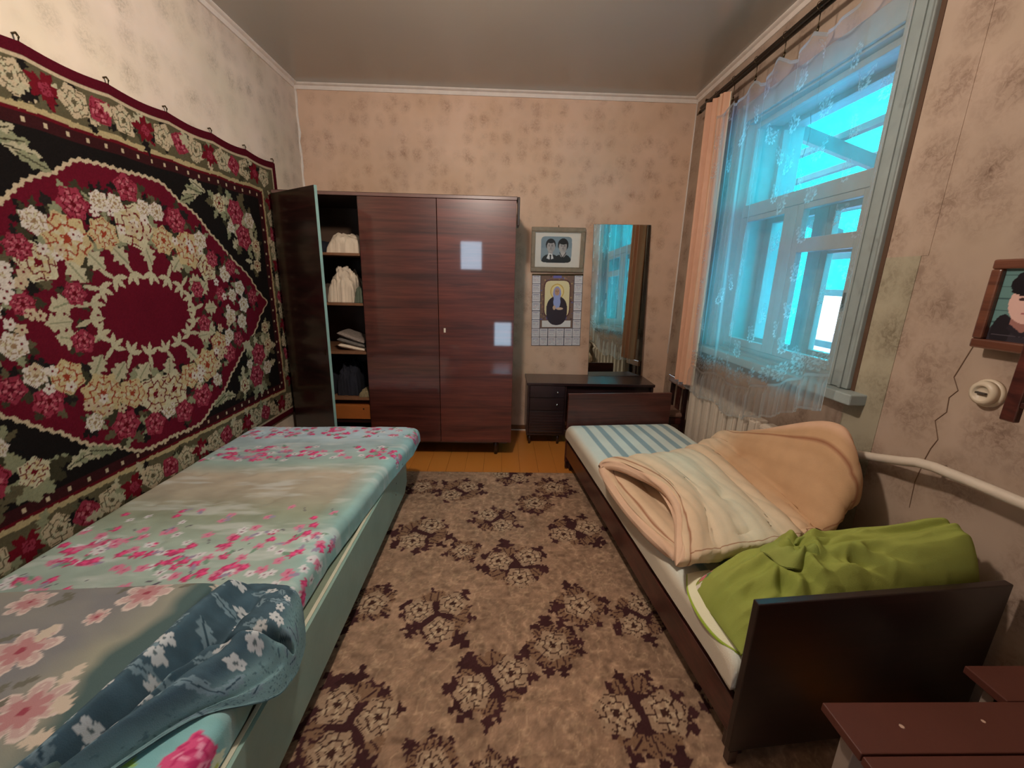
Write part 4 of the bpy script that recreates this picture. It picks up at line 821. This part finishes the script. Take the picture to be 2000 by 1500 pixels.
cal = empty('calendar', 'paper wall calendar with an icon print hanging under the couple portrait', 'calendar', loc=(.487, YF-.003, .812)); cal.rotation_euler = (rad(.2), rad(-1.2), 0)
def p_cal(c, w, h):
    c.a[:] = S(212, 206, 206); R = random.Random(6); cw, ch = w/6, h/8; g = S(66, 62, 78); ink = S(120, 118, 138)
    def cell(i, j):
        x, y = i*cw, j*ch; c.rect(x+.007, x+cw-.007, y+.012, y+ch-.010, S(206, 200, 200))
        for r_ in range(4):
            for q_ in range(6):
                if R.random() < .8: c.rect(x+.012+q_*(cw-.022)/6, x+.012+q_*(cw-.022)/6+.006, y+.018+r_*.013, y+.018+r_*.013+.004, ink if R.random() < .85 else S(180, 80, 90), .8)
        c.rect(x+.012, x+cw-.012, y+ch-.018, y+ch-.013, S(96, 96, 130), .7)
    for i in range(6):
        for j in range(8):
            if j < 2 or i in (0, 5): cell(i, j)
    c.rect(cw, 5*cw, 2*ch, h, S(120, 92, 78))
    for k in range(120): c.blob(cw+R.uniform(.005, 4*cw-.005), 3*ch+R.uniform(0, 5*ch), R.uniform(.003, .008), (S(186, 150, 96), S(86, 60, 62), S(150, 104, 84), S(96, 92, 140))[k % 4], k, .4)
    c.rect(1.25*cw, 4.75*cw, 2.15*ch, 2.9*ch, S(214, 210, 206)); c.rect(cw, 5*cw, 2.95*ch, 3.0*ch, g)
    c.ell(w/2, 5.35*ch, 1.62*cw, 2.1*ch, S(92, 52, 48), pw=6); c.ell(w/2, 5.35*ch, 1.48*cw, 1.98*ch, S(224, 208, 160), pw=6)
    c.rect(1.8*cw, 4.2*cw, 3.06*ch, 3.4*ch, S(88, 84, 150)); c.rect(2.5*cw, 3.5*cw, 7.62*ch, 7.95*ch, S(110, 104, 170))
    c.ell(w/2, 6.15*ch, .82*cw, .86*ch, S(206, 168, 84)); c.ell(w/2, 6.15*ch, .70*cw, .74*ch, S(232, 212, 150))
    c.ell(w/2, 4.0*ch, 1.25*cw, 1.62*ch, S(46, 34, 44), pw=2.4); c.rect(1*cw, 5*cw, 2.95*ch, 3.42*ch, S(120, 92, 78), .0); c.ell(w/2, 4.1*ch, 1.25*cw, .72*ch, S(46, 34, 44), pw=5)
    c.ell(w/2, 5.9*ch, .48*cw, .82*ch, S(150, 150, 200)); c.ell(w/2, 5.0*ch, .42*cw, .8*ch, S(150, 160, 206)); c.ell(w/2, 6.12*ch, .30*cw, .42*ch, S(186, 146, 120))
    for s in (-1, 1): c.ell(w/2+s*.11*cw, 6.2*ch, .06*cw, .04*ch, S(70, 50, 44))
    c.seg(w/2, 6.15*ch, w/2, 6.0*ch, .003, S(140, 100, 84)); c.seg(w/2-.006, 5.9*ch, w/2+.006, 5.9*ch, .003, S(130, 70, 66))
    c.ell(w/2-.30*cw, 4.35*ch, .18*cw, .25*ch, S(200, 166, 140)); c.ell(w/2+.35*cw, 4.25*ch, .42*cw, .14*ch, S(206, 176, 150))
    for i in range(7):
        if i in (0, 1, 5, 6): c.rect(i*cw-.0025, i*cw+.0025, 0, h, g)
        else: c.rect(i*cw-.0025, i*cw+.0025, 0, 2*ch, g)
    for j in range(9):
        if j <= 2: c.rect(0, w, j*ch-.0025, j*ch+.0025, g)
        else: c.rect(0, cw, j*ch-.0025, j*ch+.0025, g); c.rect(5*cw, w, j*ch-.0025, j*ch+.0025, g)
flat('calendar_sheet', .440, .618, .0024, p_cal, cal, (0, -.003, 0)); box('metal_strip', -.222, .222, -.006, .0, .610, .624, M_darkmetal, cal, .001)

# portrait on the right wall
pr = empty('picture_frame', 'brown wooden frame with a colour photo of a man in a dark cap', 'picture', loc=(XR-.030, 1.141, 1.212)); pr.rotation_euler = (0, 0, rad(90))
pr.rotation_euler = (rad(0), rad(0), rad(-90)); M_fr2 = veneer('frame_brown', (122, 74, 52), (84, 46, 34), coat=.4, coat_rough=.2); w, h = .215, .262
# local x runs towards the viewer's end of the wall, local -y faces the room
tilt = Matrix.Rotation(rad(-6), 4, 'X')
for (x0, x1, z0, z1) in [(-w/2, w/2, 0, .028), (-w/2, w/2, h-.028, h), (-w/2, -w/2+.028, .028, h-.028), (w/2-.028, w/2, .028, h-.028)]:
    bm = bmesh.new(); bx(bm, x0, x1, -.022, .004, z0, z1, .005); fin('frame_side', bm, M_fr2, pr)
def p_man(c, w, h):
    c.a[:] = S(96, 128, 124)
    for k in range(6): c.rect(0, w, h*(.1+.16*k), h*(.1+.16*k)+.003, S(60, 84, 84))
    X, Y = w*.50, h*.55; c.ell(X, -.02, .088, h*.46, S(52, 46, 52), pw=2.6); c.ell(X-.05, .03, .025, .05, S(36, 32, 36)); c.ell(X+.05, .02, .03, .05, S(38, 34, 38))
    c.seg(X-.07, .02, X+.07, .02, .004, S(80, 72, 78)); c.ell(X, Y-.055, .034, .03, S(150, 104, 96)); c.seg(X-.034, Y-.07, X, Y-.095, .014, S(44, 38, 44)); c.seg(X+.034, Y-.07, X, Y-.095, .014, S(44, 38, 44))
    c.ell(X, Y, .050, .060, S(208, 168, 156)); c.ell(X+.02, Y-.01, .025, .045, S(182, 140, 130), .5); c.ell(X, Y+.050, .058, .034, S(26, 24, 28)); c.ell(X, Y+.030, .052, .012, S(26, 24, 28)); c.ell(X, Y+.072, .048, .018, S(30, 28, 32))
    for s in (-1, 1): c.ell(X+s*.020, Y+.008, .009, .004, S(64, 46, 44)); c.seg(X+s*.010, Y+.018, X+s*.030, Y+.018, .003, S(60, 44, 40))
    c.seg(X, Y+.005, X, Y-.012, .005, S(178, 132, 122)); c.ell(X, Y-.016, .009, .004, S(160, 112, 104)); c.seg(X-.014, Y-.032, X+.014, Y-.032, .005, S(158, 92, 92))
flat('photo', w-.05, h-.05, .0022, p_man, pr, (0, -.006, .025), M_photo)

# outlet, pipe, small wooden wall shelf
ou = empty('wall_outlet', 'round cream socket on the right wall below the brown picture frame', 'outlet', loc=(XR, 1.195, 1.075))
lathe('back_plate', [(0, 0), (.044, 0), (.044, -.008), (.040, -.012)], mat('cream_plastic', (204, 186, 162), .4, var=.04), ou, 32, 'X'); lathe('cover', [(.038, -.012), (.036, -.026), (.026, -.032), (.022, -.030), (.020, -.024), (0, -.024)], MATS['cream_plastic'], ou, 32, 'X')
box('slot', -.0335, -.0245, -.014, .014, -.003, .003, mat('slot_dark', (70, 60, 52), .6), ou, .001)
pp = empty('heating_pipe', 'white heating pipe running along the right wall from the radiator', 'pipe')
tube('pipe', [(1.475, 1.85, .64), (1.475, 1.70, .680), (1.475, 1.58, .705), (1.468, 1.44, .745), (1.448, 1.33, .782), (1.438, 1.27, .805), (1.442, 1.22, .812), (1.445, 1.10, .815), (1.446, .9, .818), (1.447, .5, .824), (1.447, -.6, .83)], .0165, M_radiator, pp, 16)
tube('bracket', [(XR-.001, 1.25, .80), (1.462, 1.25, .80)], .006, M_radiator, pp, 8)
sh = empty('wall_shelf', 'dark wooden wall shelf at the right edge under the brown picture frame', 'shelf', loc=(XR, 1.062, 1.03))
R6 = Matrix.Rotation(rad(0), 4, 'X')
bm = bmesh.new(); bx(bm, -.10, -.082, -.02, .016, .0, .22, .003); fin('upright', bm, M_ven, sh); bm = bmesh.new(); bx(bm, -.082, -.001, -.32, .016, .045, .058, .002); fin('shelf_board', bm, M_bedwood, sh); bm = bmesh.new(); bx(bm, -.10, -.0825, -.32, -.021, .045, .060, .002); fin('front_lip', bm, M_bedwood, sh)

# ------------------------------------------------------------------ radiator
ra_ = empty('radiator', 'cream cast-iron radiator under the window', 'radiator')
def section(y):
    bm = bmesh.new(); hw = .038
    bx(bm, 1.405, 1.475, y-hw, y+hw, .235, .665, .012); bx(bm, 1.41, 1.47, y-.041, y+.041, .60, .655, .012); bx(bm, 1.41, 1.47, y-.041, y+.041, .245, .30, .012)
    bx(bm, 1.398, 1.408, y-.026, y+.026, .25, .65, .004)
    return bm
sm = section(0); sme = bpy.data.meshes.new('section'); sm.to_mesh(sme); sm.free(); sme.materials.append(M_radiator)
for i in range(10):
    o = bpy.data.objects.new('section', sme); COL.objects.link(o); o.parent = ra_; o.location = (0, 2.872-i*.106, 0)
for z in (.27, .63): tube('manifold', [(1.44, 2.885, z), (1.44, 1.88, z)], .020, M_radiator, ra_, 12)
for y in (2.82, 1.97): tube('wall_bracket', [(1.44, y, .62), (XR-.001, y, .62)], .008, M_radiator, ra_, 8)
for y in (2.82, 1.97): tube('foot', [(1.44, y, .24), (1.44, y, .001)], .010, M_radiator, ra_, 8)

# ------------------------------------------------------------------ chair in the corner
ch = empty('chair', 'small brown wooden chair in the corner beside the radiator', 'chair')
M_seat = mat('brown_leatherette', (126, 92, 76), .5, var=.08)
cx0, cx1, cy0, cy1 = 1.055, 1.44, 3.005, 3.27
box('seat', cx0+.24, cx1, cy0, cy1, .365, .40, M_seat, ch, .012)
for y in (cy0, cy1-.03): box('leg', cx1-.03, cx1, y, y+.03, .001, .65, M_vdark, ch, .003)
for y in (cy0, cy1-.03): box('leg', cx0+.245, cx0+.275, y, y+.03, .001, .364, M_vdark, ch, .003)
box('top_rail', cx1-.05, cx1-.0305, cy0-.01, cy1+.01, .60, .655, veneer('chair_rail_wood', (150, 108, 78), (110, 74, 52)), ch, .004); box('back_slat', cx1-.022, cx1-.008, cy0+.10, cy0+.16, .401, .60, M_bedwood, ch, .002)
box('stretcher', cx0+.275, cx1-.03, cy0+.01, cy0+.02, .18, .20, M_vdark, ch); box('apron', cx0+.25, cx1-.03, cy0+.008, cy0+.02, .31, .364, M_bedwood, ch)

# ------------------------------------------------------------------ curtain rod, hooks, drape, lace curtain
rod = empty('curtain_rod', 'dark metal double curtain rod above the window', 'curtain rod')
tube('rod', [(1.425, 3.36, 2.600), (1.425, .9, 2.600)], .010, mat('rod_metal', (70, 64, 58), .3, metal=1, var=.2, vscale=30), rod, 12); tube('rod', [(1.395, 3.30, 2.600), (1.395, .9, 2.600)], .010, MATS['rod_metal'], rod, 12)
for y in (3.22, 1.35): box('bracket', 1.385, XR, y-.006, y+.006, 2.611, 2.625, M_darkmetal, rod, .001)
tube('finial', [(1.425, 3.36, 2.600), (1.425, 3.42, 2.598)], [.012, .006], M_darkmetal, rod, 10)
hy = [3.07, 2.86, 2.63, 2.39, 2.16, 1.90, 1.62]
HZ = [2.50, 2.485, 2.50, 2.505, 2.50, 2.515, 2.52]
for y, z in zip(hy, HZ):
    bm = bmesh.new(); tube_bm(bm, [(1.395+.016*math.cos(t), y+.004*math.sin(t), 2.596+.020*math.sin(t)) for t in np.linspace(.3, 6.1, 14)], .0016, 5)
    tube_bm(bm, [(1.400, y, 2.577), (1.400, y, z+.016)], .0022, 5); tube_bm(bm, [(1.400, y-.003, z+.018), (1.400, y+.002, z-.004)], .005, 6); fin('curtain_clip', bm, M_darkmetal, rod, True)
# peach drape
nu, nv = 120, 90; u = np.linspace(0, 1, nu)[:, None]*np.ones((1, nv)); v = np.ones((nu, 1))*np.linspace(0, 1, nv)[None, :]
z = .655+v*(2.585-.655-.02*u); yy = (2.885+.05*v)+(1-u)*(.27+.02*v); 
fx = .030*np.sin(u*2*math.pi*3.2+.5)*(1-.25*v)+.010*np.sin(u*2*math.pi*7+v*2)
x = 1.385+fx*.8+.012*v
dc = np.empty((nu, nv, 3)); dc[:] = S(206, 154, 124); w = (np.clip(np.sin(u*2*math.pi*1.6+.6), 0, 1)**2)[..., None]; dc = dc*(1-.55*w)+S(214, 200, 172)*.55*w; dc = dc*(1+.12*fbm(u*40, v*60, 3)[..., None]); dc[nu-3:] = S(216, 208, 186)
M_drape = mat('satin_drape', attr=True, rough=.5, var=.04, spec=.35, bump=.15, bscale=200)
P = np.stack([x, yy, z], -1); tag(gridmesh('drape', P, M_drape, None, dc, extra=P+np.array([.003, 0, 0])), 'peach satin drape hanging at the far side of the window', 'curtain')
# lace curtain
M_lace = bpy.data.materials.new('lace_net'); M_lace.use_nodes = True; nt = M_lace.node_tree; nt.nodes.clear(); out = nt.nodes.new('ShaderNodeOutputMaterial')
at = nt.nodes.new('ShaderNodeAttribute'); at.attribute_name = 'Col'; tr = nt.nodes.new('ShaderNodeBsdfTransparent'); df = nt.nodes.new('ShaderNodeBsdfDiffuse'); tl = nt.nodes.new('ShaderNodeBsdfTranslucent')
df.inputs[0].default_value = (.78, .80, .82, 1); tl.inputs[0].default_value = (.80, .84, .86, 1); m1_ = nt.nodes.new('ShaderNodeMixShader'); m1_.inputs[0].default_value = .88; m2_ = nt.nodes.new('ShaderNodeMixShader')
nt.links.new(df.outputs[0], m1_.inputs[1]); nt.links.new(tl.outputs[0], m1_.inputs[2]); nt.links.new(at.outputs['Fac'], m2_.inputs[0]); nt.links.new(tr.outputs[0], m2_.inputs[1]); nt.links.new(m1_.outputs[0], m2_.inputs[2]); nt.links.new(m2_.outputs[0], out.inputs[0])
nu, nv = 420, 520; u = np.linspace(0, 1, nu)[:, None]*np.ones((1, nv)); v = np.ones((nu, 1))*np.linspace(0, 1, nv)[None, :]
ytop = 3.09-u*1.42; ztop = np.interp(ytop, hy[::-1], HZ[::-1])
d = np.zeros_like(u)
for a_, b_2 in zip(hy[:-1], hy[1:]):
    t = (ytop-b_2)/(a_-b_2); k = (t > 0) & (t < 1); d = np.where(k, .055*np.sin(np.pi*np.clip(t, 0, 1)), d)
ybot = 3.07-u*1.41; zt = ztop-d; zb = np.interp(u, [0, .62, .80, 1], [.615, .625, .76, .86])+.014*np.sin(u*22); z = zb+(zt-zb)*v
yy = ybot+(ytop-ybot)*v
x = 1.392+.014*np.sin(u*2*math.pi*6+1.3*np.sin(u*9)+.8*v)*(.6+.4*v)+.006*np.sin(u*2*math.pi*17+v*3)*(v**3)
yy = yy+.015*np.sin(u*2*math.pi*11+.8)*(1-v)
fl_ = np.clip((.095-v)/.02, 0, 1); x = x-.012*fl_*(.5+.5*np.sin(u*2*math.pi*46)); 
cvl = Canvas(0, 1.47, 0, 1.9, 1.47/(nu-1), 0); cvl.nu, cvl.nv = nu, nv; cvl.U, cvl.V = u*1.47, v*1.9; cvl.a = np.full((nu, nv, 3), .26)
R = random.Random(8); g1 = (.62,)*3; g2 = (.45,)*3
for i in range(15):
    X0 = .04+i*.10
    for j in range(9):
        Y0 = .30+j*.19+(i % 2)*.09; 
        if R.random() < .55: continue
        cvl.daisy(X0, Y0, .030, 9, g1, (.2,)*3, i); cvl.daisy(X0, Y0, .018, 9, (.24,)*3, g1, i)
        for k in range(3): cvl.leaf(X0, Y0, .075, .010, R.uniform(.8, 2.4), g2, (.2,)*3, .5, k)
for i in range(12): X0 = .07+i*.12; cvl.daisy(X0, .26, .055, 11, g1, (.3,)*3, i*.7); cvl.daisy(X0, .26, .038, 11, (.22,)*3, g1, i*.7); cvl.daisy(X0, .26, .024, 7, g1, (.3,)*3, i*.7)
a_ = cvl.a[..., 0]; a_ = np.where(v < .10, .46+.12*np.sin(u*2*math.pi*46), a_); a_ = np.where(np.abs(v-.10) < .004, .7, a_); a_ = np.where((v > .992) | (v < .006) | (u > .994) | (u < .006), .8, a_)
for uc, sl in ((.065, .05), (.11, .06), (.20, -.01), (.30, .03), (.42, .02)): a_ = a_+.30*np.exp(-((u-uc-sl*(1-v))/.007)**2)*(v > .1)
cl3 = np.repeat(np.clip(a_, 0, .95)[..., None], 3, -1)
tag(gridmesh('lace_curtain', np.stack([x, yy, z], -1), M_lace, None, cl3), 'sheer white lace curtain with a ruffled hem over the window', 'curtain')

# ------------------------------------------------------------------ painted stools in the near right corner
M_stool = mat('red_brown_floor_paint', (88, 46, 36), .5, var=.10, vscale=5, bump=.25, bscale=40)
M_stleg = mat('pale_stool_leg', (150, 132, 118), .6, var=.08)
def stool(x0, y1, z, w, planks, pw, label):
    s = empty('stool', label, 'stool', 'painted plank stools', loc=(x0, y1, 0))
    for k in range(planks):
        o = box('seat_plank', 0, w, -pw*(k+1)+.003, -pw*k, z-.022, z+(.0 if k % 2 == 0 else -.0015), M_stool, s, .0025)
    d = pw*planks
    for x in (.045, w-.085):
        for y in (-.055, -d+.020): box('leg', x, x+.04, y, y+.035, .001, z-.0225, M_stleg, s, .002)
    for y in (-.047, -d+.028): box('apron', .085, w-.085, y, y+.016, z-.075, z-.0225, M_stleg, s, .002)
    return s
st1 = stool(.770, .735, .435, .56, 3, .112, 'red-brown painted plank stool nearest the camera in the right corner')
for (x, y, s) in ((.14, -.055, .006), (.34, -.045, .005)):
    lathe('paint_chip', [(s, .0), (s*.6, .0006)], mat('chip_pale', (196, 160, 140), .6), st1, 7, 'Z', (x, y, .435))
bm = bmesh.new()
st2 = stool(1.235, .838, .425, .27, 1, .098, 'narrow red-brown plank stool behind the larger one at the right edge')

# light shade of the rear: picture and red towel on the rear wall seen in the mirror
rt = empty('towel', 'dark red towel hanging on the rear wall', 'towel', loc=(1.05, YB+.012, 1.1))
u = np.linspace(0, 1, 30)[:, None]*np.ones((1, 20)); v = np.ones((30, 1))*np.linspace(0, 1, 20)[None, :]
P = np.stack([-.07+.14*u, .012+.008*np.sin(u*12), .75*v], -1); gridmesh('cloth', P, mat('red_towel', (120, 30, 44), .9), rt, extra=P-np.array([0, .006, 0])); tube('peg', [(0, -.012, .75), (0, .04, .76)], .006, M_darkmetal, rt, 8)
